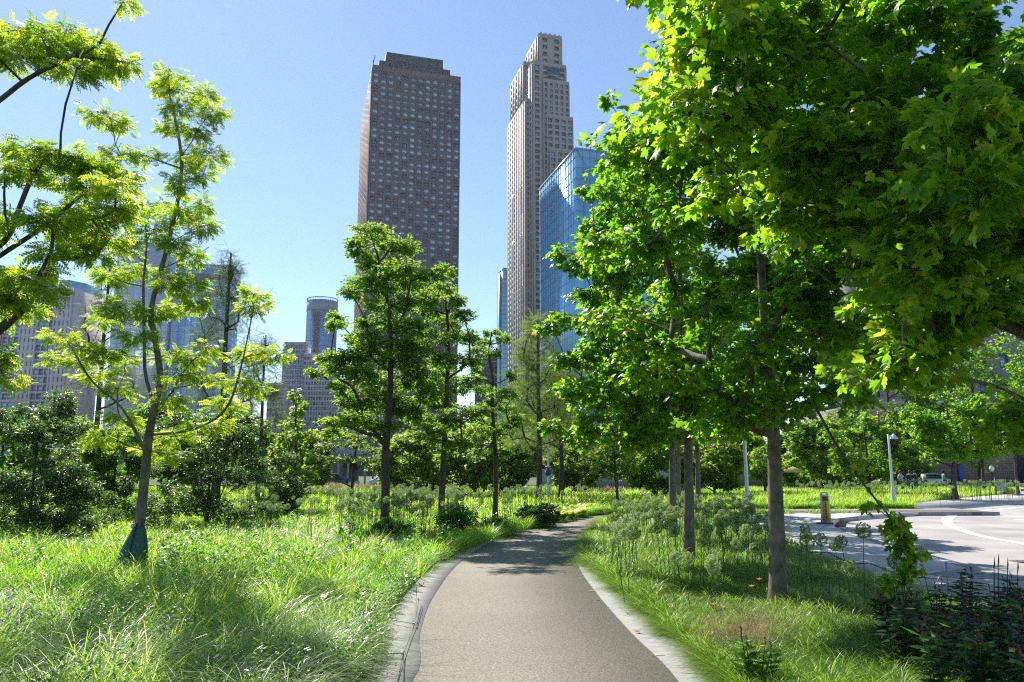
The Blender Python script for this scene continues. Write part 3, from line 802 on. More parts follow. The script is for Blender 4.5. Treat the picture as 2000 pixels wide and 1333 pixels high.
grow_tree('maple_tree', 'near maple with big bright leaves overhanging the top right corner', 'tree',
          [(4.55, 4.6, 0), (4.5, 4.6, 1.2), (4.42, 4.7, 2.4), (4.3, 4.9, 4.0), (4.2, 5.1, 6.0), (4.1, 5.2, 8.0)], .085, cl, rg, MAPLE, L['near'], .106, 28, 9,
          droop=.7, flat=.7, start=.3, tilt=.6, updraft=.1, skew=0.0, lexp=.55)
# row of maples along the sidewalk; LIM: where the left side of the crowns ends
LIM = lambda py: np.interp(py, [0, 150, 200, 250, 330, 400, 450, 500, 600, 700, 800, 870], [1330, 1300, 1275, 1240, 1215, 1190, 1170, 1130, 1130, 1140, 1130, 1150])
def maple(label, base, H, c, Rr, n, cr, seed, lsize, tw, per, r, extra=None, leaf=MAPLE_M, bottom=2.0):
    rg = R(seed); x, y = base[:2]
    shp = lambda q: (1.0 if q < 0 else 1 - .55 * q ** 1.5) * (1 if q > -.6 else 1 - .3 * (-.6 - q) / .4)
    cl = ellclumps(c, Rr, n, cr, rg, shell=.45, shape=shp, keep=lambda p: p[2] > bottom and float(proj(p)[0][0]) > LIM(float(proj(p)[1][0])))
    if extra: cl += extra
    kp = lambda p: True
    tr = [(x, y, 0), (x + .03, y, .8), (x + .05, y, 1.6), (x + .07, y + .02, 2.4), (x + .04, y + .05, 3.6), (x + .02, y, H * .62), (x - .05, y, H * .92)]
    return grow_tree('maple_tree', label, 'tree', tr, r, cl, rg, leaf, L['maple'], lsize, tw, per, droop=.6, flat=.75, start=.27,
                     tilt=.6, group='maples planted in a row along the sidewalk')
b1 = G(1520, 1188)
maple('maple with the thick bare trunk standing nearest in the bed right of the path', b1, 8.6, (b1[0] - .05, b1[1], 5.0), (2.15, 2.2, 3.3), 105, .55, 11, .115, 34, 8, .105, bottom=2.15)
b2 = G(1346, 1097)
ex = pxclumps([(1190, 195, 22, 22), (1215, 240, 30, 25), (1150, 370, 30, 30), (1100, 495, 40, 22), (1080, 640, 45, 22), (1135, 520, 50, 30), (1110, 620, 35, 25), (1075, 830, 42, 20), (1140, 700, 40, 30), (1130, 850, 45, 30), (1160, 820, 45, 35), (1200, 850, 50, 30), (1250, 860, 50, 30), (1180, 760, 50, 40), (1230, 790, 50, 40), (1170, 650, 45, 40), (1160, 580, 45, 40), (1290, 830, 50, 30), (1110, 760, 36, 30), (1160, 440, 40, 35), (1200, 330, 35, 35), (1130, 760, 40, 40), (1105, 700, 30, 30)], b2[1] - .8, R(5), .5)
maple('second maple of the row whose crown reaches left in front of the blue glass block', b2, 9.0, (b2[0] + .05, b2[1], 5.3), (2.3, 2.2, 3.6), 125, .55, 12, .115, 36, 8, .105, extra=ex, bottom=2.3)
b3 = (At(1312, 1000, 19.)[0], 19.)
maple('third maple of the row, trunk close behind the left side of the second', b3, 8.2, (b3[0], b3[1], 5.0), (2.2, 2.2, 3.0), 70, .6, 13, .14, 34, 7, .10, bottom=2.4)
b4 = (At(1362, 980, 24.5)[0], 24.5)
maple('fourth maple of the row, thin trunk right of the second', b4, 8.2, (b4[0], b4[1], 5.0), (2.4, 2.2, 3.0), 55, .65, 14, .16, 28, 7, .10, bottom=2.3)
b5 = (At(1325, 980, 30.)[0], 30.)
maple('farthest maple of the row, seen between the other trunks', b5, 8.2, (b5[0], b5[1], 5.0), (2.5, 2.2, 3.0), 50, .7, 15, .18, 24, 7, .10, bottom=2.6)
# drooping low branch with leaves in front of the road
rg = R(21)
tip = [At(1590, 790, 8.4), At(1640, 880, 7.9), At(1690, 950, 7.6), At(1745, 1020, 7.5), At(1775, 1075, 7.5)]
dl = pxclumps([(1735, 1010, 30, 28), (1765, 1050, 30, 26), (1745, 1035, 34, 20), (1770, 1075, 26, 18), (1705, 985, 16, 12), (1760, 1120, 32, 28), (1735, 1140, 22, 22), (1690, 900, 20, 12), (1785, 1100, 20, 16)], 7.5, rg, .12)
grow_tree('maple_branch', 'thin drooping maple branch with leaf tufts hanging in front of the road', 'branch', tip, .013, dl, rg, MAPLE_M, L['near'], .088, 9, 4, bark=BARKD, droop=1.3, start=.1, sides=5, parent_names=('stem', 'leaves'), skew=.05)
tip = [At(1065, 838, b2[1] - .6), At(1090, 824, b2[1] - .4), At(1130, 826, b2[1] - .1), At(1200, 800, b2[1])]

# young tree with yellow compound leaves and watering bag
Y1 = float(G(262, 1112)[1])
rg = R(31)
tr = [At(*p, Y1) for p in [(262, 1112), (271, 1040), (283, 930), (291, 850), (302, 795), (313, 740), (303, 660), (296, 600)]]
tr.append(At(330, 470, Y1)); tr.append(At(355, 330, Y1 - .1)); tr.append(At(338, 210, Y1))
fork = [At(302, 795, Y1), At(284, 730, Y1 + .1), At(282, 660, Y1 + .15), At(280, 560, Y1 + .2), At(285, 450, Y1 + .2), At(250, 370, Y1 + .3), At(215, 300, Y1 + .3)]
f2 = [At(298, 850, Y1), At(380, 838, Y1 - .3), At(440, 800, Y1 - .5), At(470, 720, Y1 - .6), At(496, 600, Y1 - .6)]
f3 = [At(293, 900, Y1), At(240, 800, Y1 - .4), At(180, 745, Y1 - .6), At(140, 680, Y1 - .7)]
c1 = [(330, 148, 34, 22), (318, 170, 30, 22), (352, 165, 28, 20), (400, 190, 40, 25), (350, 210, 40, 26), (415, 215, 34, 28), (340, 250, 36, 24), (385, 255, 40, 28), (410, 305, 45, 24), (360, 310, 44, 26), (345, 355, 36, 24), (395, 345, 36, 18), (390, 400, 42, 26), (350, 420, 42, 26), (395, 440, 40, 26), (340, 470, 40, 26), (375, 500, 42, 26),
      (180, 222, 34, 16), (215, 232, 42, 20), (240, 245, 25, 14), (235, 300, 48, 16), (285, 305, 36, 16), (200, 320, 36, 14),
      (290, 400, 44, 24), (300, 450, 46, 24), (250, 420, 40, 20), (240, 480, 46, 24), (265, 530, 50, 28), (330, 545, 48, 28), (370, 560, 36, 24), (215, 540, 36, 22), (235, 600, 48, 26), (290, 610, 50, 28), (350, 600, 44, 22), (385, 590, 26, 18), (270, 660, 48, 20), (205, 620, 36, 18),
      (120, 655, 40, 16), (160, 675, 46, 20), (205, 690, 44, 20), (150, 705, 40, 16), (245, 700, 42, 18), (190, 735, 44, 16), (230, 760, 40, 18), (105, 700, 24, 12),
      (335, 690, 36, 16), (375, 705, 44, 20), (405, 680, 30, 16), (350, 735, 44, 18), (400, 740, 30, 14), (330, 775, 34, 16),
      (495, 575, 32, 14), (490, 600, 28, 18), (515, 590, 22, 12), (480, 690, 36, 16), (520, 690, 34, 18), (545, 700, 20, 16), (465, 745, 36, 18), (440, 790, 44, 18), (500, 760, 28, 14), (390, 835, 46, 18), (340, 850, 44, 18), (430, 830, 30, 14), (300, 880, 40, 16), (205, 850, 38, 16), (235, 815, 40, 16), (180, 860, 26, 12), (350, 890, 30, 12)]
grow_tree('young_tree', 'young slender tree with yellow green compound leaves and a green bag at its foot', 'tree', tr, .088, pxclumps(c1, Y1, rg, .7), rg, COMP, L['yellow'], .15, 26, 5,
          droop=.35, flat=.9, start=.3, tilt=.6, extra_trunks=[fork, f2, f3], lexp=.62)
# leafy limbs that enter the frame at the top left; the trunk is outside
Y0 = 7.6; rg = R(32)
bx = At(-330, 1333, Y0)[0]
tr = [(bx, Y0, 0), (bx + .05, Y0, 1.5), (bx + .3, Y0, 2.6), (bx + .5, Y0, 3.6), (bx + .6, Y0, 5.0), (bx + .5, Y0, 6.6)]
l1 = [(bx + .3, Y0, 2.6), At(-60, 680, Y0), At(10, 635, Y0), At(70, 570, Y0), At(115, 490, Y0 + .1)]
l2 = [(bx + .3, Y0, 2.6), At(-80, 560, Y0 + .2), At(0, 500, Y0 + .2), At(90, 440, Y0 + .2), At(160, 380, Y0 + .2), At(200, 350, Y0 + .2)]
l3 = [(bx + .55, Y0, 4.2), At(-60, 260, Y0 - .2), At(20, 180, Y0 - .2), At(80, 140, Y0 - .2), At(150, 110, Y0 - .2)]
l4 = [(bx + .3, Y0, 2.6), At(-60, 520, Y0 + .1), At(10, 470, Y0 + .1), At(40, 400, Y0 + .1), At(62, 345, Y0 + .1)]
c0 = [(30, 60, 40, 22), (80, 70, 46, 24), (30, 110, 40, 24), (130, 60, 36, 16), (110, 115, 40, 24), (170, 95, 42, 24), (150, 135, 40, 18), (205, 125, 42, 24), (235, 120, 26, 18), (195, 85, 26, 12), (-30, 80, 60, 40), (240, 5, 20, 8),
      (50, 290, 40, 18), (95, 300, 44, 22), (140, 310, 40, 22), (60, 325, 44, 18), (185, 330, 46, 22), (225, 360, 46, 22), (170, 370, 44, 20), (250, 340, 26, 12), (125, 350, 30, 14), (10, 330, 30, 16),
      (130, 410, 48, 24), (180, 430, 50, 26), (225, 410, 40, 24), (150, 460, 50, 24), (100, 440, 36, 20), (210, 470, 44, 22), (100, 490, 30, 16), (180, 500, 40, 16), (70, 420, 20, 12),
      (15, 530, 36, 20), (50, 545, 34, 20), (20, 580, 34, 22), (90, 560, 26, 16), (-20, 560, 40, 40), (10, 610, 26, 18), (95, 525, 24, 12), (60, 600, 20, 12), (10, 420, 20, 18), (-30, 450, 40, 40), (-10, 700, 26, 30), (10, 740, 20, 14)]
grow_tree('young_tree', 'tree outside the left edge whose thin dark limbs and yellow leaves enter the top left', 'tree', tr, .075, pxclumps(c0, Y0, rg, .6), rg, COMP, L['yellow'], .14, 24, 5,
          bark=BARKD, droop=.35, flat=.85, start=.5, tilt=.6, extra_trunks=[l1, l2, l3, l4], lexp=.5)

# three trees in the middle of the meadow
Y2 = 21.; rg = R(41)
bx = At(752, 1000, Y2)[0]
tr = [(bx, Y2, 0), At(753, 960, Y2), At(752, 900, Y2), At(756, 850, Y2), At(762, 760, Y2), At(763, 680, Y2), At(760, 620, Y2), At(752, 560, Y2), At(735, 490, Y2)]
e1 = [At(752, 870, Y2), At(715, 820, Y2 - .2), At(690, 760, Y2 - .3), At(660, 740, Y2 - .4)]
e2 = [At(752, 930, Y2), At(775, 890, Y2 - .3), At(820, 860, Y2 - .5), At(860, 850, Y2 - .6)]
e3 = [At(763, 660, Y2), At(790, 610, Y2), At(800, 560, Y2), At(810, 500, Y2)]
c2 = [(725, 462, 44, 14), (700, 472, 30, 10), (760, 480, 46, 14), (800, 488, 30, 12), (700, 500, 24, 8), (735, 510, 50, 14), (790, 525, 40, 12), (845, 535, 34, 12), (870, 528, 22, 10), (700, 545, 34, 12), (740, 550, 46, 16), (800, 555, 42, 14), (690, 575, 28, 9), (745, 590, 50, 14), (790, 590, 34, 12), (830, 575, 30, 12), (665, 628, 26, 9), (655, 640, 20, 7), (720, 628, 26, 9), (770, 630, 44, 14), (815, 645, 36, 14),
      (725, 665, 40, 14), (780, 670, 46, 18), (690, 665, 20, 8), (640, 705, 34, 12), (680, 695, 42, 14), (730, 700, 46, 18), (790, 705, 46, 18), (625, 725, 24, 8), (660, 725, 40, 14), (700, 740, 46, 16), (750, 745, 50, 18), (810, 735, 40, 18), (655, 765, 30, 10), (690, 780, 40, 14), (740, 790, 50, 18), (790, 780, 44, 16), (840, 770, 30, 14), (665, 822, 36, 10), (700, 812, 36, 12), (745, 830, 44, 12), (800, 815, 34, 12), (845, 835, 30, 10), (650, 838, 20, 6)]
grow_tree('park_tree', 'layered green tree with forked dark trunk in front of the brown tower', 'tree', tr, .125, pxclumps([(a, b, c * 1.2, d) for a, b, c, d in c2], Y2, rg, 1.1, None, 1.55), rg, OVAL, L['green'], .11, 54, 20,
          bark=BARKD, droop=.3, flat=1.0, start=.35, tilt=.75, extra_trunks=[e1, e2, e3], skew=.08)
Y3 = 22.5; rg = R(42); bx = At(862, 1000, Y3)[0]
tr = [(bx, Y3, 0), At(864, 940, Y3), At(868, 860, Y3), At(872, 760, Y3), At(876, 680, Y3), At(872, 600, Y3), At(868, 560, Y3)]
c3 = [(870, 555, 26, 14), (850, 580, 40, 18), (890, 585, 30, 20), (830, 610, 40, 20), (875, 625, 44, 22), (905, 620, 30, 20), (845, 650, 44, 22), (895, 665, 40, 22), (925, 650, 22, 20), (820, 680, 36, 22), (870, 700, 46, 24), (920, 700, 34, 22), (840, 735, 44, 22), (890, 745, 44, 22), (930, 745, 26, 20), (815, 760, 30, 18), (860, 785, 46, 22), (905, 795, 40, 20), (830, 815, 36, 18), (875, 830, 44, 18), (920, 835, 36, 16), (850, 860, 34, 14), (895, 870, 34, 14), (935, 800, 22, 14), (815, 850, 26, 10)]
grow_tree('park_tree', 'dense light green oval tree just right of the layered one', 'tree', tr, .10, pxclumps([(a, b, c * 1.12, d) for a, b, c, d in c3], Y3, rg, 1.2, None, 1.2), rg, OVAL, L['green'], .105, 48, 20, bark=BARKD, droop=.4, flat=.7, start=.35, tilt=.5, skew=.12)
Y4 = 25.; rg = R(43); bx = At(967, 1000, Y4)[0]
tr = [(bx, Y4, 0), At(968, 940, Y4), At(966, 860, Y4), At(962, 800, Y4), At(962, 740, Y4), At(955, 690, Y4), At(960, 650, Y4)]
c4 = [(965, 648, 26, 10), (985, 655, 20, 10), (950, 665, 26, 12), (935, 690, 24, 12), (965, 690, 24, 12), (995, 725, 14, 8), (930, 720, 20, 10), (945, 765, 34, 12), (980, 765, 30, 12), (960, 785, 30, 12), (925, 800, 26, 12), (985, 800, 26, 10), (950, 820, 30, 12), (995, 830, 24, 10), (930, 850, 26, 10), (975, 850, 30, 12), (1010, 820, 20, 10), (945, 885, 24, 8), (990, 880, 22, 8), (1000, 770, 18, 8)]
grow_tree('park_tree', 'slim open tree with thin straight trunk and small leaf tufts near the pale conifer', 'tree', tr, .085, pxclumps(c4, Y4, rg, .9, None, 1.6), rg, OVAL, L['green'], .11, 30, 16, bark=BARKD, droop=.4, flat=.6, start=.35, tilt=.5)

# background trees and shrubs
def px_tree(name, label, cat, bpx, Y, top, clpx, seed, leaf, lm, ls, tw, per, r, bark=BARKD, group=None, dj=1., **k):
    rg = R(seed); bx = At(bpx, 900, Y)[0]
    tr = [(bx, Y, 0)] + [At(*p, Y) for p in top]
    return grow_tree(name, label, cat, tr, r, pxclumps(clpx, Y, rg, dj), rg, leaf, lm, ls, tw, per, bark=bark, group=group, **k)
def cone_tree(label, px, Y, pytop, pybot, w0, seed, lm, ls, tw, per, r, n, name='cypress_tree', cat='tree', up=.7, leaf=NEED, **k):
    """upright feathery conifer: limbs rise at a slant from one leader"""
    rg = R(seed); top = At(px, pytop, Y); bot = At(px, pybot, Y); bx = bot[0]
    tr = [(bx, Y, 0), (bx + .05, Y, bot[2]), (bx, Y, (bot[2] + top[2]) / 2), (bx, Y, top[2])]
    cl = []
    Wm = w0 * Y / FPX
    for i in range(n):
        f = rg.rand() ** .8; z = bot[2] + (top[2] - bot[2]) * f
        rr = Wm * (1 - f) ** .8 * rg.uniform(.35, 1) + .15; a = rg.uniform(0, 6.283)
        s = .28 + .35 * (1 - f)
        cl.append((np.array([bx + rr * math.cos(a), Y + rr * math.sin(a), z + rr * .25]), (s * .8, s * .8, s)))
    return grow_tree(name, label, cat, tr, r, cl, rg, leaf, lm, ls, tw, per, bark=BARKD, droop=k.pop('droop', .2), flat=1.2, start=.12, updraft=-.1, tilt=1.0, **k)
cone_tree('dark feathery conifer with a straight brown leader right of the young tree', 432, 34, 495, 800, 78, 51, L['needle'], .36, 13, 3, .16, 90)
cone_tree('sparse feathery conifer with a thin top left of the young tree trunk', 190, 38, 510, 800, 75, 52, L['needle'], .36, 9, 3, .15, 70)
cone_tree('short feathery conifer behind the right arm of the young tree', 508, 42, 655, 860, 50, 53, L['needle'], .36, 14, 4, .12, 55)
cone_tree('pale green feathery conifer standing below the grey stepped tower', 1052, 40, 620, 890, 95, 54, L['needle2'], .40, 13, 4, .17, 110)
cone_tree('broad pale feathery conifer left of the white lamp post', 1095, 46, 700, 900, 110, 55, L['needle2'], .44, 14, 4, .17, 90)

def shrub(label, px, Y, W, pytop, seed, n, lm=L['shrub'], ls=.085, tw=70, per=9, group=None, name='shrub', leaf=OVAL):
    rg = R(seed); c = At(px, pytop, Y); bx = c[0]; H = c[2]; Wm = W * Y / FPX
    cl = []
    for i in range(n):
        a = rg.uniform(0, 6.283); f = rg.uniform(.0, 1) ** 1.25; rr = Wm * math.sqrt(rg.rand()) * (math.sin(min(1, f * 1.15 + .25) * math.pi) * .5 + .62)
        s = rg.uniform(.28, .5)
        cl.append((np.array([bx + rr * math.cos(a), Y + rr * math.sin(a) * .8, .25 + (H - .55) * f * (1 - .25 * (rr / Wm) ** 2)]), (s, s, s * .8)))
    ets = []
    for i in range(13):
        a = rg.uniform(0, 6.283); q = rg.uniform(.35, 1.0)
        ets.append([(bx, Y, .05), (bx + Wm * .2 * q * math.cos(a), Y + Wm * .2 * math.sin(a), H * .25), (bx + Wm * .55 * q * math.cos(a), Y + Wm * .5 * q * math.sin(a), H * .75)])
    return grow_tree(name, label, 'shrub', [(bx, Y, 0), (bx, Y, H * .2), (bx, Y, H * .5), (bx, Y, H * .8)], .05, cl, rg, leaf, lm, ls, tw, per, bark=BARKD, group=group, droop=.1, flat=.9, start=.02, extra_trunks=ets, tilt=.8, parent_names=('stems', 'foliage'))
shrub('large dark glossy shrub with many bare stems at the left edge', 85, 20, 140, 745, 61, 62)
shrub('large dark glossy shrub just right of the young tree trunk', 420, 22, 140, 775, 62, 72, tw=54)
shrub('lighter shrub between the two large dark ones, behind the young tree', 235, 26, 90, 800, 63, 45, lm=L['green'], ls=.12)
shrub('dark glossy shrub partly outside the left edge', -60, 23, 120, 760, 64, 45)
shrub('small dark shrub low at the right foot of the large one', 545, 27, 55, 868, 65, 26)
px_tree('small_tree', 'small yellow green tree with a tapering tip left of the round tower foot', 'tree', 577, 30, [(577, 900), (577, 820), (577, 775)],
        [(577, 772, 12, 14), (580, 800, 20, 14), (570, 825, 26, 14), (595, 850, 34, 14), (560, 855, 30, 14), (585, 880, 36, 16), (555, 890, 28, 14), (610, 850, 18, 10), (580, 915, 34, 16), (560, 930, 24, 12), (600, 925, 24, 12)], 71, MAPLE_M, L['lime'], .19, 18, 6, .07, start=.3)
px_tree('small_tree', 'bright spreading small tree under the left side of the layered tree', 'tree', 688, 28, [(690, 920), (695, 880), (700, 850)],
        [(700, 835, 34, 10), (660, 850, 34, 12), (730, 850, 34, 12), (640, 870, 28, 12), (690, 868, 40, 14), (740, 878, 30, 12), (630, 895, 26, 12), (670, 895, 36, 14), (720, 900, 30, 12), (620, 915, 20, 8)], 72, OVAL, L['lime'], .13, 24, 14, .06, start=.2, flat=.6)
px_tree('small_tree', 'yellow green small tree in the gap left of the globe lamp', 'tree', 1205, 34, [(1203, 930), (1200, 890), (1198, 865)],
        [(1200, 862, 26, 14), (1180, 885, 28, 14), (1225, 885, 28, 14), (1195, 905, 34, 16), (1170, 915, 20, 12), (1230, 915, 22, 12), (1200, 930, 26, 10)], 73, MAPLE_M, L['lime'], .2, 20, 6, .07, start=.2)
px_tree('small_tree', 'yellowish small tree behind the white lamp post beside the near maple trunk', 'tree', 1492, 48, [(1492, 930), (1490, 900), (1488, 885)],
        [(1480, 882, 18, 10), (1505, 888, 18, 10), (1470, 905, 20, 10), (1495, 908, 26, 12), (1520, 912, 18, 10), (1480, 925, 20, 9), (1505, 930, 22, 9)], 74, MAPLE_M, L['lime'], .26, 18, 6, .08, start=.2)

# round headed trees behind the road
def bgtree(label, px, Y, pytop, pybot, w, seed, lm, group, n=34, ls=.2, tw=34, per=7, stem=None):
    rg = R(seed); top = At(px, pytop, Y); bot = At(px, pybot, Y); c = (top + bot) / 2; Wm = w * Y / FPX
    cl = ellclumps(c, (Wm, Wm, (top[2] - bot[2]) / 2), n, Wm * .28, rg, shell=.5)
    x = c[0]
    return grow_tree('park_tree', label, 'tree', [(x, Y, 0), (x, Y, bot[2] * .6), (x + .1, Y, bot[2] + .3), (x, Y, top[2] * .8)], Wm * .055 + .03, cl, rg, MAPLE_M, lm, ls, tw, per, bark=stem or BARKD, group=group, droop=.4, start=.3, sides=6)
gR = 'trees behind the turning road'
bgtree('round tree right of the white street lamp, trunk in the far flower bed', 1852, 45, 750, 905, 85, 81, L['maple'], gR, 55, .19, 26)
bgtree('tree left of the white street lamp beyond the far bed', 1690, 50, 810, 935, 70, 82, L['green'], gR, 45, .2, 24)
bgtree('tree with thin trunk between the round tree and the brick wall', 1912, 58, 800, 900, 55, 83, L['maple'], gR, 34, .22)
bgtree('pale tree behind the yellow warning sign', 1600, 62, 820, 930, 60, 84, L['green'], gR, 36, .26)
bgtree('pale tree leaning by the dark corner of the brick building', 1975, 52, 790, 885, 40, 85, L['lime'], gR, 22, .22)
bgtree('dark tree behind the yellow umbrella', 1545, 78, 830, 930, 60, 86, L['shrub'], gR, 30, .3)
bgtree('tall dark tree between the brick wall and the institute building', 1900, 72, 650, 900, 110, 96, L['maple'], gR, 60, .26, 30)
bgtree('tall tree in front of the institute building left side', 1735, 78, 700, 900, 100, 97, L['green'], gR, 50, .28, 28)
bgtree('tree seen under the crown of the second maple', 1425, 52, 830, 915, 50, 87, L['maple'], gR, 30, .22)
bgtree('tree behind the globe lamp', 1245, 60, 810, 925, 75, 88, L['green'], gR, 36, .26)
bgtree('dark tree right of the globe lamp', 1160, 66, 800, 930, 60, 89, L['maple'], gR, 34, .28)
bgtree('bright tree right of the slim open tree', 1020, 52, 850, 935, 40, 90, L['lime'], gR, 26, .22)
bgtree('dark tree behind the dense oval tree', 815, 60, 850, 930, 52, 91, L['shrub'], gR, 30, .26)
bgtree('tree between the slim open tree and the oval one', 925, 64, 800, 930, 55, 92, L['green'], gR, 34, .28)
protoT = bgtree('tall pale tree in the line far behind the meadow, right of the conifer', 1290, 88, 790, 925, 90, 93, L['green'], 'line of trees far behind the park', 44, .42)
bgs = [(1385, 92, 'tree of the far line seen between the maple trunks'), (1470, 96, 'tree of the far line left of the near maple trunk'), (1120, 100, 'tree of the far line behind the white lamp post'), (860, 100, 'tree of the far line behind the oval tree'),
       (980, 96, 'tree of the far line behind the slim open tree'), (1640, 84, 'tree of the far line right of the yellow umbrella'), (330, 62, 'tree behind the big dark shrub right of the young tree'), (130, 66, 'tree behind the big dark shrub at the left edge'), (470, 74, 'tree behind the short conifer'), (1740, 80, 'tree of the far line behind the parked cars'), (0, 60, 'tree behind the left edge shrubs')]
near_bg = [(800, 43, 'low tree right of the pavilion'), (835, 50, 'low tree just left of the dense oval tree trunk'), (905, 46, 'low tree right of the dense oval tree trunk'), (985, 50, 'low tree right of the slim open tree trunk'),
           (1120, 55, 'low tree left of the globe lamp'), (1280, 47, 'low tree seen left of the second maple trunk'), (1395, 46, 'low tree seen right of the second maple trunk'), (1570, 68, 'low tree right of the yellow umbrella'), (1640, 70, 'low tree behind the warning sign'), (1750, 72, 'low tree behind the people'), (590, 50, 'low tree behind the small tapering tree')]
bgs = [b_ + (.72,) for b_ in bgs] + [b_ + (.47,) for b_ in near_bg]
protoL = bgtree('pale lime green tree in the far line left of the globe lamp', 1085, 90, 800, 925, 80, 94, L['lime'], 'line of trees far behind the park', 40, .40)
for k, (px, Y, lb, sc_) in enumerate(bgs):
    c = copy_tree(protoL if k % 2 and Y < 60 else protoT); q = At(px, 920, Y); c.location = (q[0], Y, RZ); c.rotation_euler = (0, 0, k * 1.3); s = rs.uniform(.88, 1.12) * sc_; c.scale = (s, s, s); c['label'] = lb

# ------------------------------------------------------------------ grasses (uncountable: stuff)
gL = [(-60, 2.5), (-3, 2.5)] + [tuple(p) for p in offset(LE, .37) if p[0] < 12.8] + [(13.2, 40), (16.3, 47), (15.5, 57), (0, 75), (-60, 75)]
Eo_ = offset(LE, 1.0); kO = np.interp(np.arange(len(LE)), [0, 26, 36, 60], [.85, .70, .34, .30])[:, None]
gL2 = [(-60, 2.5), (-3, 2.5)] + [tuple(p) for p in (LE + (Eo_ - LE) * kO) if p[0] < 12.8] + [(13.2, 40), (0, 75), (-60, 75)]
gR_ = [(1.6, 2.5)] + [tuple(p) for p in offset(RE, -.38)][:-4] + [(9.0, 29.2)] + [tuple(p) for p in near_s[::-1]] + [(14.2, 6.5), (14, 2.5)]
def patch(x, y, s=1.0, ph=0.0):
    return .5 + .25 * (np.sin(x * 1.3 * s + 1.7 * np.sin(y * .7 * s + ph)) * np.cos(y * 1.1 * s + ph) + np.sin((x * .6 - y * .8) * s * 2.3 + ph) * .6 + .4 * np.sin((x + y) * 3.1 * s + ph * 2))
def blades(bx, by, z0, Ln, Wd, az, lean, droop, r, near=True, sway=None):
    n = len(bx)
    ts = np.array([0, .3, .58, .82, 1.]) if near else np.array([0, .55, 1.])
    ws = np.array([.7, 1, .8, .45]) if near else np.array([.9, .8])
    d = np.stack([np.cos(az), np.sin(az)], 1)
    sa = az + math.pi / 2 + rs.normal(0, .6, n)
    sd_ = np.stack([np.cos(sa), np.sin(sa), np.zeros(n)], 1)
    t = ts[None, :]
    h = Ln[:, None] * (lean[:, None] * t + droop[:, None] * t ** 2.2)
    z = Ln[:, None] * (t - .5 * lean[:, None] ** 2 * t - droop[:, None] * .85 * t ** 3)
    C = np.stack([bx[:, None] + d[:, :1] * h, by[:, None] + d[:, 1:] * h, z0[:, None] + np.maximum(z, .01)], 2)
    k = len(ts)
    A = C[:, :-1] - sd_[:, None] * (Wd[:, None] * ws)[:, :, None] * .5
    B = C[:, :-1] + sd_[:, None] * (Wd[:, None] * ws)[:, :, None] * .5
    V = np.concatenate([A, B, C[:, -1:]], 1); m = V.shape[1]
    off = (np.arange(n) * m)[:, None, None]
    i = np.arange(k - 2)
    quads = (off + np.stack([i, k - 1 + i, k + i, i + 1], 1)[None]).reshape(-1, 4)
    tris = (off + np.array([[k - 2, 2 * k - 3, 2 * k - 2]])[None]).reshape(-1, 3)
    return V.reshape(-1, 3), quads, tris, np.repeat(r, m)
def grass_object(name, parts, m, label, cat='grass'):
    V = []; Q = []; T_ = []; A = []; n = 0
    for v, q, t, a in parts:
        V.append(v); Q.append(q + n); T_.append(t + n); A.append(a); n += len(v)
    o = npmesh(name, np.concatenate(V), [(np.concatenate(Q), 0), (np.concatenate(T_), 0)], m, attr=np.concatenate(A))
    return tag(o, label, cat, kind='stuff')
def sample(n, d0, d1, poly, px0=-150, px1=2150, power=1.0, excl=None):
    u = rs.rand(n)
    d = d0 * (d1 / d0) ** (u ** power)
    x = (rs.uniform(px0, px1, n) - 1000) / FPX * d
    k = inpoly(x, d, poly)
    if excl is not None: k &= ~excl(x, d)
    return x[k], d[k]
def tufts(cx, cy, nb, rad, H, Wd, lean, droop, col, colv=.15, near=True, spread=None, wind=None, z=0.):
    n = len(cx); I = np.repeat(np.arange(n), nb)
    m = len(I); az = rs.uniform(0, 2 * math.pi, m); rr = rs.rand(m) ** .7
    bx = cx[I] + np.cos(az) * rr * rad[I]; by = cy[I] + np.sin(az) * rr * rad[I]
    az2 = az + rs.normal(0, .5, m)
    if wind is not None:
        dx = np.cos(az2) + wind[0]; dy = np.sin(az2) + wind[1]; az2 = np.arctan2(dy, dx)
    Ln = H[I] * rs.uniform(.55, 1.15, m)
    le = np.clip(lean * (.25 + rr) * rs.uniform(.5, 1.4, m), 0, 1.1)
    dr = np.clip(droop * rs.uniform(.4, 1.5, m), 0, .95)
    c = np.clip(col[I] + rs.normal(0, colv, m), 0, .74)
    return blades(bx, by, np.full(m, z), Ln, np.full(m, 1.) * Wd[I] * rs.uniform(.7, 1.3, m), az2, le, dr, c, near)
W_ = lambda d, a=.0042: np.maximum(a, a * d / 9.)
parts = []
# lush upright meadow, near
exB = lambda x, d: np.hypot(x + 6.1, (d - Y1 + .55) * .9) < .5
x, d = sample(7200, 4.6, 14, gL2, power=.8, excl=exB); p = patch(x, d)
parts.append(tufts(x, d, 34, np.full(len(x), .10), .13 + .22 * p, W_(d, .0055), .38, .35, .18 + .5 * patch(x, d, .8, 2)))
x, d = sample(520, 4.6, 16, gL2, power=.75, excl=lambda x, d: np.hypot(x + 6.1, (d - Y1 + .6) * .8) < .8)
parts.append(tufts(x, d, 110, np.full(len(x), .12), rs.uniform(.38, .66, len(x)), W_(d, .0062), .45, .45, rs.uniform(.25, .75, len(x))))
x, d = sample(420, 12, 30, gL)
parts.append(tufts(x, d, 60, np.full(len(x), .18), rs.uniform(.4, .7, len(x)), W_(d, .0066), .45, .45, rs.uniform(.25, .75, len(x)), near=False))
x, d = sample(260, 4.7, 9.5, [(p[0] - .45, p[1]) for p in gL2], power=.8)
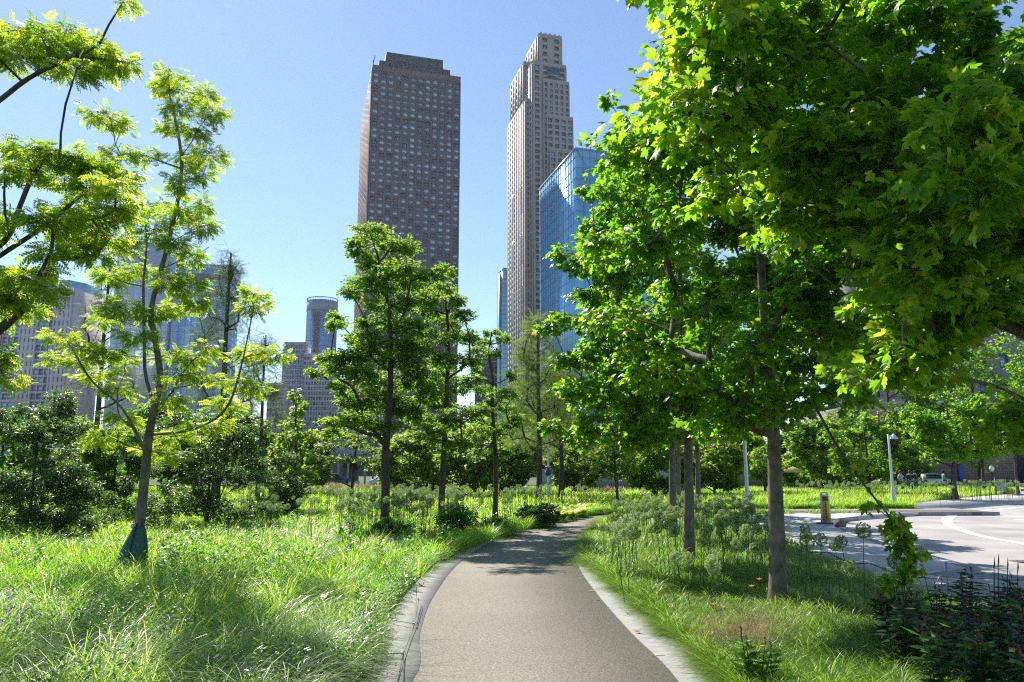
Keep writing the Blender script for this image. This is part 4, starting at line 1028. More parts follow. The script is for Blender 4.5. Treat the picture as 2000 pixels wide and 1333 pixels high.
parts.append(tufts(x, d, 80, np.full(len(x), .10), rs.uniform(.6, .95, len(x)), np.full(len(x), .0062), .42, .72, rs.uniform(.35, .8, len(x)), .2, wind=(.7, -.1)))
# mid and far meadow
x, d = sample(9500, 13, 34, gL, power=.85); p = patch(x, d, .7)
parts.append(tufts(x, d, 18, np.full(len(x), .16), .20 + .26 * p, W_(d, .0062), .45, .4, .30 + .5 * patch(x, d, .5, 3), near=False))
x, d = sample(6500, 32, 72, gL, power=.9)
parts.append(tufts(x, d, 12, np.full(len(x), .3), .3 + .4 * patch(x, d, .5), W_(d, .008), .45, .3, .30 + .4 * patch(x, d, .3, 3), near=False))
# fringe hanging over the left kerb
seg = rs.uniform(8, len(LE) - 3, 800); i0 = seg.astype(int); f = seg - i0; E = offset(LE, 1.0); of = np.interp(seg, [0, 28, 38, 60], [.62, .54, .08, .0]); E = None
Ea = LE; Eb = offset(LE, 1.0)
of = of + rs.uniform(0, .25, 800)
q_ = (Ea + 0)[i0] * (1 - f)[:, None] + Ea[i0 + 1] * f[:, None]; q2 = Eb[i0] * (1 - f)[:, None] + Eb[i0 + 1] * f[:, None]; q_ = q_ + (q2 - q_) * of[:, None]; fx, fy = q_[:, 0], q_[:, 1]
parts.append(tufts(fx, fy, 46, np.full(800, .08), rs.uniform(.24, .5, 800) * np.interp(seg, [0, 24, 32, 60], [1, 1, 1.3, 1.4]), W_(fy, .0045), .6, .5, rs.uniform(.2, .6, 800)))
grass_object('meadow_grass', parts, L['grass'], 'lush bright green meadow grass left of the path')
# silky arching seed grass, lower left corner and one shimmering patch further back
parts = []
def blob(px, py, sx, sy, n):
    c = np.array([G(a, b)[:2] for a, b in zip(rs.normal(px, sx, n), rs.normal(py, sy, n))])
    k = inpoly(c[:, 0], c[:, 1], gL); return c[k, 0], c[k, 1]
for (px, py, sx, sy, n, H, nb) in ((60, 1330, 90, 40, 60, .55, 70), (230, 1330, 100, 45, 70, .55, 70), (560, 1300, 90, 35, 34, .62, 80), (380, 1370, 130, 40, 50, .6, 70), (330, 1180, 50, 14, 9, .6, 50), (40, 1230, 60, 20, 18, .55, 70), (620, 1075, 80, 14, 80, .5, 45), (520, 1050, 100, 14, 90, .5, 40), (800, 1090, 20, 12, 12, .5, 50)):
    x, d = blob(px, py, sx, sy, n)
    parts.append(tufts(x, d, int(nb * .62), np.full(len(x), .09), np.full(len(x), H) * rs.uniform(.8, 1.2, len(x)), W_(d, .0064), .5, .75, rs.uniform(.2, .9, len(x)), .3, wind=(.9, -.2)))
grass_object('silky_grass', parts, L['silky'], 'pale silky arching seed grass shimmering in the lower left of the meadow')
parts = []
for (px, py, sx, sy, n, H) in ((640, 952, 60, 4, 70, .8), (720, 950, 50, 4, 40, .7), (1180, 958, 60, 4, 40, .7)):
    x, d = blob(px, py + 6, sx, sy, n); parts.append(tufts(x, d, 26, np.full(len(x), .18), np.full(len(x), H), W_(d, .006), .3, .3, rs.uniform(.3, .9, len(x)), .2, near=False))
grass_object('feather_grass', parts, L['straw'], 'pinkish tan feather grass band at the back of the meadow')
# fine sedge mounds right of the path
parts = []
ex1 = lambda x, d: (np.hypot(x - b1[0], d - b1[1]) < .22)
x, d = sample(1900, 4.2, 13, gR_, px0=900, px1=2250, power=.85, excl=ex1)
parts.append(tufts(x, d, 120, np.full(len(x), .07), .16 + .28 * patch(x, d, 1.6, 2), W_(d, .0046), .75, .6, .30 + .4 * patch(x, d, 1.2, 4), .15, wind=(-.15, -.1)))
x, d = sample(3600, 11, 31, gR_, px0=1080, px1=1700, power=.8)
parts.append(tufts(x, d, 34, np.full(len(x), .13), rs.uniform(.22, .42, len(x)), W_(d, .0048), .6, .5, .30 + .35 * patch(x, d, .9, 4), .15, near=False))
n_ = 460; seg = rs.uniform(8, len(RE) - 12, n_); i0 = seg.astype(int); f = seg - i0
of = np.interp(seg, [0, 24, 34, 60], [.42, .38, .16, .08]) + rs.uniform(0, .25, n_); Eb = offset(RE, -1.0)
q_ = RE[i0] * (1 - f)[:, None] + RE[i0 + 1] * f[:, None]; q2 = Eb[i0] * (1 - f)[:, None] + Eb[i0 + 1] * f[:, None]; q_ = q_ + (q2 - q_) * of[:, None]; fx, fy = q_[:, 0], q_[:, 1]
parts.append(tufts(fx, fy, 90, np.full(n_, .07), rs.uniform(.24, .38, n_), W_(fy, .0046), .8, .65, rs.uniform(.3, .75, n_), wind=(-.45, -.2)))
grass_object('sedge_mounds', parts, L['sedge'], 'fine light green sedge growing in soft mounds right of the path')
parts = []
for bp, hz in ((bedA_px, -.035), (bedB_px, -.035)):
    poly = [tuple(p) for p in resample(gp(bp), 4)]
    bxs = [p[0] for p in poly]; bys = [p[1] for p in poly]
    x = rs.uniform(min(bxs), max(bxs), 16000); y = rs.uniform(min(bys), max(bys), 16000); k = inpoly(x, y, poly); x, y = x[k][:5200], y[k][:5200]
    j = rs.randint(0, len(poly) - 1, 500); f = rs.rand(500); pa = np.array(poly); e_ = pa[j] * (1 - f)[:, None] + pa[j + 1] * f[:, None]; x = np.concatenate([x, e_[:, 0]]); y = np.concatenate([y, e_[:, 1]])
    parts.append(tufts(x, y, 14, np.full(len(x), .22), rs.uniform(.25, .65, len(x)), W_(y, .0055), .4, .35, .3 + .5 * patch(x, y, .5, 1), near=False, z=hz))
grass_object('bed_grass', parts, L['grass'], 'grass and low leaves filling the flower beds beyond the road')
# pinkish dry seed heads near the near maple foot
x = []; 
def rblob(px, py, sx, sy, n):
    c = np.array([G(a, b)[:2] for a, b in zip(rs.normal(px, sx, n), rs.normal(py, sy, n))])
    k = inpoly(c[:, 0], c[:, 1], gR_); return c[k, 0], c[k, 1]
x, d = rblob(1450, 1275, 45, 18, 26)
V, q, t, a = tufts(x, d, 26, np.full(len(x), .08), np.full(len(x), .42), np.full(len(x), .0022), .35, .3, rs.uniform(.3, .8, len(x)), .2)
parts = [(V, q, t, a)]
tipsV = V.reshape(-1, 9, 3)[:, 8]; tipsV = np.repeat(tipsV, 7, 0) + rs.normal(0, .022, (len(tipsV) * 7, 3))
parts.append(blades(tipsV[:, 0], tipsV[:, 1], tipsV[:, 2], rs.uniform(.015, .03, len(tipsV)), np.full(len(tipsV), .006), rs.uniform(0, 6.28, len(tipsV)), np.full(len(tipsV), .8), np.full(len(tipsV), .2), rs.uniform(.4, 1, len(tipsV)), False))
grass_object('dry_seed_grass', parts, L['straw'], 'airy tan dry seed heads below the near maple trunk')

# leafy herbs between the grasses (stuff)
def herbs(x, y, H, nleaf, ls, tmpl, spread=.05):
    n = len(x); I = np.repeat(np.arange(n), nleaf); m = len(I)
    k = np.tile(np.arange(nleaf), n); f = .2 + .8 * (k + rs.rand(m) * .5) / nleaf
    az = k * 2.4 + rs.rand(m)
    P = np.stack([x[I] + np.cos(az) * .01, y[I] + np.sin(az) * .01, H[I] * f], 1)
    F = np.stack([np.cos(az), np.sin(az), rs.uniform(.0, .9, m)], 1); Nn = np.array([0, 0, 1.]) + rs.normal(0, .3, (m, 3))
    return leaf_arrays(tmpl, P, F, Nn, ls * (1.15 - .5 * f) * rs.uniform(.7, 1.3, m) * (H[I] / .35), rs.rand(m) * .8 + .1)
x, d = sample(3600, 4.8, 13, gL, power=.9); k = patch(x, d, 1.3, 5) > .5; x, d = x[k], d[k]
v1 = herbs(x, d, rs.uniform(.22, .5, len(x)), 24, .05, OVAL)
x, d = sample(3600, 12, 32, gL); k = patch(x, d, 1.0, 5) > .5; x, d = x[k], d[k]
v2 = herbs(x, d, rs.uniform(.3, .5, len(x)), 14, .085, RH)
n_ = 500; seg = rs.uniform(8, 26, n_); E = offset(LE, .33); i0 = seg.astype(int); f = seg - i0
fx = E[i0, 0] * (1 - f) + E[i0 + 1, 0] * f - rs.uniform(0, .3, n_); fy = E[i0, 1] * (1 - f) + E[i0 + 1, 1] * f
v3 = herbs(fx, fy, rs.uniform(.15, .36, n_), 18, .042, RH)
V, F, A = merge([v1, v2, v3])
tag(npmesh('meadow_herbs', V, [(F, 0)], L['broad'], attr=A), 'leafy green herbs mixed into the meadow grass', 'herbs', kind='stuff')
# purple flower spikes in the lower left corner (stuff among the silky grass)
x, d = blob(8, 1290, 18, 26, 16)
m_ = 14; I = np.repeat(np.arange(len(x)), m_); f = np.tile(np.linspace(.6, 1, m_), len(x)); az = rs.rand(len(I)) * 6.28; Hh = rs.uniform(.28, .42, len(x))
V, F, A = leaf_arrays(RH, np.stack([x[I], d[I], Hh[I] * f], 1), np.stack([np.cos(az), np.sin(az), np.full(len(I), .6)], 1), rs.normal(0, 1, (len(I), 3)), np.full(len(I), .035), rs.rand(len(I)))
tag(npmesh('purple_flowers', V, [(F, 0)], L['purple'], attr=A), 'small purple flower spikes in the bottom left corner of the meadow', 'flowers', kind='stuff')

# ------------------------------------------------------------------ alliums
def allium_head(nr, seed):
    q = R(seed); dd = unit(q.normal(0, 1, (nr, 3))); Rr = .074 * q.uniform(.86, 1.06, nr)
    V = []; F = []; A = []
    for v, r in zip(dd, Rr):
        s = np.cross(v, [0.3, .5, .8]); s /= np.linalg.norm(s); u_ = np.cross(v, s); b = len(V)
        V += [v * .012 + s * .0014, v * .012 - s * .0014, v * r * .95]; F.append([b, b + 1, b + 2]); A += [.2] * 3
        c = v * r; e = .0085 * math.sqrt(260 / nr) * 1.15
        for a_ in (s, u_):
            b = len(V); V += [c - a_ * e - v * .004, c + a_ * e - v * .004, c + v * .008]; F.append([b, b + 1, b + 2]); A += [q.uniform(.3, 1)] * 3
    return np.array(V), np.array(F), np.array(A)
heads = []; stalks = []
for k in range(3):
    V, F, A = allium_head(260, k)
    heads.append((V, F, A))
    P = np.array([(0, 0, -.85), (.012, .004, -.55), (.008, -.004, -.25), (0, 0, 0)])
    stalks.append(tubeVF(P, np.array([.0055, .005, .0042, .0035]), 5))
al = []     # head position, lean dx dy, region
own = {}
def addal(px, py, Y, reg, lb=None):
    p = At(px, py, Y); al.append((p, reg))
    if lb: own[tuple(p)] = lb
for q in [(1562, 1046, 9.4, 'allium head nearest to the right side of the near maple trunk'), (1579, 1056, 9.6, 'allium head overlapping the one nearest to the maple trunk'), (1597, 1054, 9.7, 'third allium head to the right of the near maple trunk'), (1633, 1066, 9.2, 'left one of the pair of allium heads over the shaded sidewalk'), (1653, 1058, 9.7, 'right one of the pair of allium heads over the shaded sidewalk'), (1674, 1036, 9.0, 'highest allium head over the sidewalk right of the maple'), (1668, 1109, 8.5, 'low allium head below the pair over the shaded sidewalk'), (1730, 1095, 8.8, 'allium head beside the drooping maple leaves'), (1815, 1083, 8.7, 'rightmost allium head, alone right of the drooping maple leaves'),
          (1345, 1090, 8.9), (1388, 1096, 8.8), (1466, 1071, 9.6), (1367, 1042, 10.5), (1396, 1104, 8.4), (1385, 1112, 8.9), (1310, 1087, 9.7), (1347, 1022, 11), (1326, 1031, 10.6)]: addal(q[0], q[1], q[2], 'right', q[3] if len(q) > 3 else None)
for k in range(235):
    Y = rs.uniform(9.5, 26) if k % 3 else rs.uniform(13, 24)
    lo = np.interp(Y, [9, 12, 15, 20, 24, 27], [1.25, 1.35, 1.75, 2.6, 3.4, 4.6]); hi = np.interp(Y, [9, 12, 16, 20, 24, 27], [3.6, 4.1, 5.2, 6.0, 7.2, 8.2])
    X = rs.uniform(lo, hi); al.append((np.array([X, Y, rs.uniform(.62, .92)]), 'right'))
for k in range(470):
    Y = rs.uniform(15.5, 36); px = rs.uniform(660, 1150) if k % 3 else rs.uniform(470, 900)
    if Y < 21 and px > 1000: continue
    X = (px - 1000) / FPX * Y
    if not inpoly(np.array([X + .5]), np.array([Y]), gL)[0]: continue
    al.append((np.array([X, Y, rs.uniform(.72, 1.02)]), 'left'))
for k in range(9): 
    q = [(690, 1020), (745, 985), (797, 993), (827, 990), (700, 1000), (662, 985), (612, 1000), (640, 960), (720, 970)][k]; addal(q[0], q[1], 15 + k % 4, 'left')
for k in range(260):
    px = rs.uniform(1545, 1990); Y = rs.uniform(40, 52); X = (px - 1000) / FPX * Y; al.append((np.array([X, Y, rs.uniform(.7, 1.0)]), 'far'))
al.sort(key=lambda a: np.linalg.norm(a[0][:2]))
lab = {'right': ('round pale green allium seed head on a stalk in the bed right of the path', 'alliums in the bed right of the path'),
       'left': ('round pale green allium seed head on a stalk in the meadow left of the path', 'alliums in the meadow left of the path'),
       'far': ('round allium seed head in the flower bed beyond the road', 'alliums beyond the road')}
protos = {}
restV = []
for i, (p, reg) in enumerate(al):
    hs = rs.uniform(.82, 1.12) * (1.05 if i < 20 else 1)
    if i < 300:
        v = i % 3
        e = thing('allium', own.get(tuple(p), lab[reg][0]), 'flower', (p[0], p[1], 0), 0, lab[reg][1])
        if tuple(p) in own: e['group'] = 'alliums over the shaded sidewalk'
        tx, ty = rs.normal(0, .09, 2)
        if v not in protos:
            V, F, A = heads[v]; h = npmesh('flower_head', V, [(F, 0)], L['allium'], e, attr=A)
            SV, SF = stalks[v]; s = npmesh('stalk', SV, [(SF, 0)], L['stalk'], e, attr=np.full(len(SV), .5)); protos[v] = (h, s)
        else:
            h = protos[v][0].copy(); COL.objects.link(h); h.parent = e; s = protos[v][1].copy(); COL.objects.link(s); s.parent = e
        e.rotation_euler = (tx, ty, rs.uniform(0, 6.28))
        h.location = (0, 0, p[2]); h.scale = (hs, hs, hs); s.location = (0, 0, p[2] - .05 * hs); s.scale = (1, 1, (p[2]) / .85)
    else: restV.append((p, hs))
V0, F0, A0 = allium_head(90, 9)
SV, SF = stalks[0]
parts = []
for p, hs in restV:
    b = 1.0 + .02 * p[1]
    parts.append((V0 * hs * 1.05 + p, F0, A0))
V, F, A = merge(parts)
sp = []
for p, hs in restV:
    q = SV.copy(); q[:, :2] *= 1 + p[1] * .01; q[:, 2] *= p[2] / .85; sp.append((q + p, SF, np.full(len(q), .1)))
V2, F2, A2 = merge(sp)
tag(npmesh('distant_alliums', np.concatenate([V, V2]), [(F, 0), (F2 + len(V), 0)], L['allium'], attr=np.concatenate([A, A2])), 'mass of small distant allium seed heads behind the nearer ones', 'flowers', kind='stuff')

# ------------------------------------------------------------------ border plants
def mound(label, px, py, h, w_, seed, lm, n=26, ls=.06, tw=30, leaf=OVAL, name='border_shrub', cat='shrub', group=None):
    rg = R(seed); c = G(px, py); cl = []
    for i in range(n):
        a = rg.uniform(0, 6.28); rr = w_ * math.sqrt(rg.rand()) * .85; z = h * (.25 + .6 * rg.rand() * (1 - .5 * (rr / w_) ** 2))
        s = w_ * .32; cl.append((np.array([c[0] + rr * math.cos(a), c[1] + rr * math.sin(a), z]), (s, s, s * .8)))
    return grow_tree(name, label, cat, [(c[0], c[1], 0), (c[0], c[1], h * .2), (c[0], c[1], h * .5), (c[0], c[1], h * .7)], .015, cl, rg, leaf, lm, ls, tw, 7, bark=BARKD, group=group, droop=-.1, flat=.9, start=0, tilt=.7, sides=4, parent_names=('stems', 'foliage'))
mound('rounded bright green leafy shrub at the left path edge', 893, 1048, .85, .62, 101, L['broad'], 36)
mound('dark rounded shrub left of the bright one, among the alliums', 770, 1062, .62, .5, 102, L['broad'], 22)
mound('dense dark green mound at the left path edge before the yellow hostas', 1052, 1030, .72, .62, 103, L['dark'], 30, .08)
mound('green mound between the bright shrub and the dark mound', 970, 1046, .5, .55, 104, L['broad'], 24, .05)
mound('small leafy mound beside the tall broad leaves', 700, 1075, .4, .4, 105, L['broad'], 14)
rg = R(9)
def broad_plant(label, px, py, h, nl, lm, seed, wid=.3, name='broad_leaf_plant', group=None, up=.9, base=None):
    q = R(seed); c = G(px, py) if base is None else base; root = thing(name, label, 'plant', (c[0], c[1], 0), 0, group)
    az = np.arange(nl) * 2.4 + q.rand(nl); F = np.stack([np.cos(az) * (1 - up * q.uniform(.5, 1, nl)), np.sin(az) * (1 - up * q.uniform(.5, 1, nl)), np.full(nl, up)], 1)
    n0 = unit(np.stack([-np.cos(az) * .8, -np.sin(az) * .8, np.full(nl, .6)], 1))
    TV = []; TF = []
    for i in range(7):
        y = i / 6; ww = wid * math.sin(min(1, y * 1.02 + .06) * math.pi) ** .7 * (1 if i < 6 else 0)
        for k, xx in enumerate((-ww, 0, ww)): TV.append((xx, y, (-.5 * y ** 2.4 * .5) + (abs(xx) * .3)))
        if i:
            b = 3 * i
            TF += [[b - 3, b - 2, b + 1, b], [b - 2, b - 1, b + 2, b + 1]]
    V, Fc, A = leaf_arrays((np.array(TV), np.array(TF)), np.stack([np.cos(az) * .03, np.sin(az) * .03, np.full(nl, .02)], 1), F, n0, h * q.uniform(.7, 1.1, nl), q.uniform(.2, .9, nl))
    npmesh('leaves', V, [(Fc, 0)], lm, root, attr=A, smooth=True)
    MB().tube([(0, 0, 0), (.005, 0, h * .3), (0, .01, h * .5)], [.012, .009, .004], 5).build('stem', BARKD, root)
    return root
broad_plant('upright broad leaf plant in the meadow left of the alliums', 700, 1068, .42, 9, L['broad'], 1, .17)
broad_plant('upright broad leaf plant, taller one beside the leafy mound', 728, 1072, .5, 9, L['broad'], 2, .16)
broad_plant('small upright broad leaf plant in front of the other two', 668, 1062, .36, 8, L['broad'], 3, .17)
broad_plant('big yellow green rounded leaves low in the meadow', 476, 1150, .33, 6, L['hosta'], 4, .38, up=.55)
for k, (px, py) in enumerate([(1085, 1026), (1102, 1022), (1119, 1019), (1136, 1016), (1152, 1012), (1112, 1012), (1135, 1006), (1095, 1014), (1148, 1003), (1165, 1000)]):
    c = G(px, py); broad_plant('yellow hosta clump at the path edge where it bends right', px, py, .55, 24, L['hosta'], 20 + k, .27, 'hosta', 'yellow hostas along the path bend', .62, base=(c[0] - .35, c[1] + .2))
# dark leafy perennials with maroon buds, lower right
def perennial(h, seed, e):
    q = R(seed); S_ = []; P = []; F = []; BP = []
    mb = MB()
    for s in range(5):
        a = q.uniform(0, 6.28); rx, ry = math.cos(a) * .09 * q.rand(), math.sin(a) * .09 * q.rand(); hh = h * q.uniform(.75, 1.1)
        pts = np.array([(rx, ry, 0), (rx * 1.5, ry * 1.5, hh * .5), (rx * 2.2, ry * 2.2, hh)]); mb.tube(pts, [.005, .004, .0025], 4)
        for k in range(13):
            f = .12 + .86 * k / 12; c = np.array([rx * (1 + 1.2 * f), ry * (1 + 1.2 * f), hh * f]); a0 = k * 1.57 + s
            for sg in (0, math.pi): P.append(c); F.append((math.cos(a0 + sg), math.sin(a0 + sg), q.uniform(-.1, .5)))
        BP += [pts[-1] + np.array([0, 0, .01 * j]) for j in range(6)]
    mb.build('stem', BARKD, e)
    P = np.array(P); F = np.array(F); n = len(P)
    V, Fc, A = leaf_arrays(OVAL, P, F, np.array([0, 0, 1.]) + q.normal(0, .25, (n, 3)), q.uniform(.09, .15, n), q.rand(n)); V = V
    npmesh('leaves', V, [(Fc, 0)], L['dark'], e, attr=A)
    for s in range(5):
        B = np.array(BP[s * 6:s * 6 + 6]); n = 6
        V, Fc, A = leaf_arrays(RH, B, np.c_[q.normal(0, .35, (n, 2)), np.full(n, 1.)], q.normal(0, 1, (n, 3)), np.full(n, .026), q.rand(n)); npmesh('bud', V, [(Fc, 0)], L['maroon'], e, attr=A)
pl = []
spots = [(1790, 1280), (1830, 1250), (1870, 1300), (1905, 1255), (1945, 1310), (1980, 1265), (1850, 1340), (1915, 1350), (1990, 1350), (1810, 1320), (1955, 1235), (2010, 1230), (1775, 1230), (1880, 1225), (1740, 1270), (2020, 1300), (1760, 1320), (1930, 1390), (1840, 1390), (2000, 1400)]
gname = 'dark leafy perennials in the lower right corner'
for k, (px, py) in enumerate(spots):
    c = G(px, py)
    if k < 3:
        e = thing('bushy_perennial', 'dark green leafy perennial with small maroon buds in the lower right corner', 'plant', (c[0], c[1], 0), k, gname); perennial(.46, 60 + k, e); pl.append(e)
    else:
        e = copy_tree(pl[k % 3]); e.location = (c[0], c[1], 0); e.rotation_euler = (0, 0, k * 1.9); s = rs.uniform(.85, 1.15); e.scale = (s, s, s)
e = thing('bushy_perennial', 'bright green upright leafy plant alone in the sedge at the bottom edge', 'plant', tuple(G(1475, 1345)), 0)
q0 = L['dark']; L['dark'] = L['broad']; perennial(.36, 77, e); L['dark'] = q0
# bare stalks standing beside the perennials
for k, (px, pt, pb_) in enumerate([(1942, 1090, 1230), (1950, 1084, 1235), (1968, 1092, 1230), (1988, 1096, 1240), (1755, 1090, 1225)]):
    b_ = G(px - (30 if k == 4 else 3), pb_); tp = At(px + (15 if k == 4 else 0), pt, b_[1] + .05)
    r_ = thing('flower_stalk', 'bare green stalk leaning alone over the sidewalk edge' if k == 4 else 'bare pointed stalk rising above the dark perennials', 'stalk', tuple(b_), 0, None if k == 4 else 'bare stalks above the dark perennials')
    tp = tp - b_
    MB().tube([(0, 0, 0), tp * .5 + np.array([.008, 0, 0]), tp * .85, tp], [.006, .005, .004, .0015], 5).build('stem', BARKD, r_)
    MB().tube([tp * .84, tp * .92 + np.array([.004, 0, 0]), tp * 1.02], [.005, .007, .001], 5).build('tip', BARKD, r_)
# orange day flowers
for k, (px, py, h) in enumerate([(1485, 1190, .33), (1470, 1196, .28), (1282, 1140, .25), (1395, 1225, .22)]):
    b_ = G(px, py); r_ = thing('orange_flower', ['orange flower just left of the near maple trunk', 'lower orange flower beside the near maple trunk', 'single orange flower at the edge among the right alliums', 'single small orange flower low in the sedge right of the path'][k], 'flower', tuple(b_))
    MB().tube([(0, 0, 0), (.01, 0, h * .6), (0, 0, h)], .003, 5).build('stalk', L['stalk'], r_)
    az = np.arange(6) * 1.047; V, Fc, A = leaf_arrays(OVAL, np.tile([[0, 0, h]], (6, 1)), np.c_[np.cos(az), np.sin(az), np.full(6, .7)], np.tile([[0, 0, 1.]], (6, 1)), np.full(6, .05), rs.rand(6))
    npmesh('petals', V, [(Fc, 0)], L['orange'], r_, attr=A)

# ------------------------------------------------------------------ watering bag, ropes, litter
bp = At(256, 1112, Y1 - .12); bp[2] = 0
wb = thing('watering_bag', 'dark teal plastic watering bag wrapped round the foot of the young tree', 'bag', tuple(bp))
a = np.arange(28) * 2 * math.pi / 28; V = []; prof = [(0, .235), (.08, .25), (.2, .235), (.32, .19), (.42, .14), (.48, .11), (.5, .09)]
for z, r in prof:
    r *= .97; z *= 1.3; fold = 1 + .06 * np.cos(a * 3 + 1) + .04 * np.cos(a * 5 + z * 6)
    V.append(np.stack([r * fold * np.cos(a) + z * .13, r * .72 * fold * np.sin(a), np.full(28, z * 1.06 + .01 * 0)], 1))
V = np.concatenate(V); F = []
for i in range(len(prof) - 1):
    for j in range(28): F.append([i * 28 + j, i * 28 + (j + 1) % 28, (i + 1) * 28 + (j + 1) % 28, (i + 1) * 28 + j])
TEALP = simple("teal_woven_plastic", (.010, .085, .07), .42, bump=.3, scale=30, var=.25)
o = npmesh('body', V, [(np.array(F), 0)], TEALP, wb, smooth=True)
sd2 = o.modifiers.new('s', 'SUBSURF'); sd2.levels = 1; sd2.render_levels = 2
MB().tube([(.0, -.195, .05), (.03, -.165, .32), (.065, -.11, .64)], [.008, .008, .007], 6).build('seam', M['black'], wb)
MB().lathe([(.0, 0), (.03, .01), (.035, .05), (.02, .08), (0, .085)], (-.015, -.03, .66), 10).build('filling_cap', simple("clear_blue_plastic", (.5, .6, .75), .15), wb, smooth=True)
MB().tube([(.05, -.08, .62), (.07, -.09, .72), (.085, -.085, .75)], .014, 6).build('strap', M['black'], wb)

STEEL = simple("galvanised_steel", (.45, .45, .47), .35, .8, scale=40)
rf = thing('rope_barrier', 'thin black rope strung through two metal pins over the left kerb', 'rope', tuple(G(790, 1275)))
o0 = np.array(rf.location)
pins = [(G(716, 1289), G(788, 1276, .06)), (G(734, 1214), G(810, 1219, .06))]
for a_, b_ in pins:
    a_ = a_ - o0 + np.array([0, 0, .03]); b_ = b_ - o0
    MB().tube([a_, (a_ + b_) / 2 + np.array([0, 0, .01]), b_], .006, 6).build('pin', STEEL, rf)
    th = np.linspace(0, 6.28, 13); MB().tube([b_ + np.array([.02 * math.cos(t), .014 * math.sin(t) , .012 * math.sin(t)]) for t in th], .004, 5, cap=False).build('loop', STEEL, rf)
P1 = pins[0][1] - o0; P2 = pins[1][1] - o0; P3 = G(818, 1168, .1) - o0; P0_ = G(772, 1345, .03) - o0; P0b = G(787, 1345, .03) - o0
mb = MB()
for l in ([P0_, (P0_ + P1) / 2 - np.array([0, 0, .01]), P1], [P0b, P1], [P1, (P1 + P2) / 2 - np.array([0, 0, .012]), P2], [P2, (P2 + P3) / 2 - np.array([0, 0, .008]), P3], [P2 + np.array([.006, 0, .01]), P3 + np.array([-.03, 0, .12])]): mb.tube(l, .0042, 5)
mb.build('rope', M['black'], rf)
hp = [(1470, 1062), (1553, 1097), (1616, 1118), (1700, 1146), (1836, 1182)]
c0_ = G(*hp[2]); rf2 = thing('rope_fence', 'low rope on short steel hoops along the bed edge by the shaded sidewalk', 'fence', tuple(c0_))
hs_ = [G(*h) - c0_ for h in hp]
mb = MB()
for k, h in enumerate(hs_):
    MB().tube([h, h + np.array([0, 0, .30]), h + np.array([.03, 0, .34]), h + np.array([.05, 0, .31]), h + np.array([.03, 0, .29])], .006, 6).build('hoop', STEEL, rf2)
    if k:
        g0 = hs_[k - 1]; mb.tube([g0 + np.array([.03, 0, .31]), (g0 + h) / 2 + np.array([.03, 0, .23]), h + np.array([.03, 0, .31])], .007, 5)
mb.build('rope', M['black'], rf2)
DEAD = simple("dead_leaf", (.32, .13, .05), .7, var=.4); CHIP = simple("pale_wood_chip", (.62, .55, .45), .7)
lit = [(822, 1146, .10, 0), (1245, 1238, .07, 0), (1348, 1283, .07, 0), (1352, 1292, .05, 0), (1165, 1172, .05, 0), (1103, 1151, .035, 1), (1157, 1155, .09, 1), (823, 1158, .05, 1), (787, 1201, .06, 1), (1212, 1188, .05, 1), (1290, 1280, .09, 1), (970, 1262, .02, 1), (1150, 1300, .015, 1), (1225, 1200, .04, 0), (1340, 1278, .05, 0)]
llab = ['crumpled orange leaf at the left kerb above the rope', 'brown leaf on the right kerb beside the sedge', 'brown dry leaf on the lower right kerb', 'second dry leaf on the lower right kerb', 'dark curled leaf on the right kerb',
        'pale chip lying alone on the path', 'long pale chip at the right kerb joint', 'pale chip below the orange leaf on the left kerb', 'white chip on the left kerb above the upper pin', 'pale chip beside the sedge on the right kerb', 'long straw chip on the lower right kerb', 'tiny pale chip in the lower middle of the path', 'tiny pale chip near the bottom of the path', 'small brown leaf at the right edge of the right kerb', 'third dry leaf on the lower right kerb']
for (px, py, s, kd), lb in zip(lit, llab):
    p = G(px, py, .017)
    if kd == 0:
        V = MAPLE_M[0].copy() * s; V[:, 2] = np.abs(V[:, 0]) * .6 + rs.rand(len(V)) * s * .3; o = npmesh('dead_leaf', V, [(MAPLE_M[1], 0)], DEAD)
        o.modifiers.new('t', 'SOLIDIFY').thickness = .001; tag(o, lb, 'leaf')
    else:
        o = MB().box((0, 0, .003), (s, s * .22, .005), 0, 0, .8).build('wood_chip', CHIP, bevel=.001); tag(o, lb, 'chip')
    o.location = tuple(p); o.rotation_euler = (0, 0, rs.uniform(-.6, .2))

# ------------------------------------------------------------------ street furniture
def lamp(label, x, y, H, z0=0., head=True, band=False):
    r = thing('street_lamp', label, 'lamp', (x, y, z0))
    MB().lathe([(.0, 0), (.19, 0), (.19, .05), (.12, .12), (.10, .14)], sides=16).build('base', M['pole'], r, smooth=False)
    MB().lathe([(.095, .1), (.095, .75), (.06, .82), (.055, H * .6), (.045, H), (0, H + .03)], sides=14).build('pole', M['pole'], r, smooth=True)
    if head:
        MB().tube([(0, 0, H - .14), (.12, 0, H - .05), (.22, 0, H - .08)], .022, 8).build('arm', M['pole'], r)
        hd = MB().lathe([(0, .16), (.05, .15), (.10, .06), (.18, -.06), (.19, -.09), (.17, -.09), (0, -.05)], (.26, 0, H - .12), 18).build('lamp_shade', M['pole'], r, smooth=True)
    if band:
        MB().lathe([(.075, 0), (.13, .0), (.13, .42), (.075, .42)], (0, 0, 1.35), 14).build('banner_band', simple("purple_band", (.09, .06, .28), .5), r)
        MB().lathe([(.08, 0), (.15, .0), (.15, .07), (.08, .07)], (0, 0, 1.78), 14).build('collar', M['pole'], r)
    return r
p = G(1462, 1018); lamp('white street lamp left of the near maple trunk, its head hidden in leaves', p[0], p[1], 5.2)
p = G(1746, 987) ; Hh = At(1738, 850, p[1])[2]; lamp('white street lamp with a small cone shade at the corner of the far bed', p[0], p[1], Hh + .07, -.05)
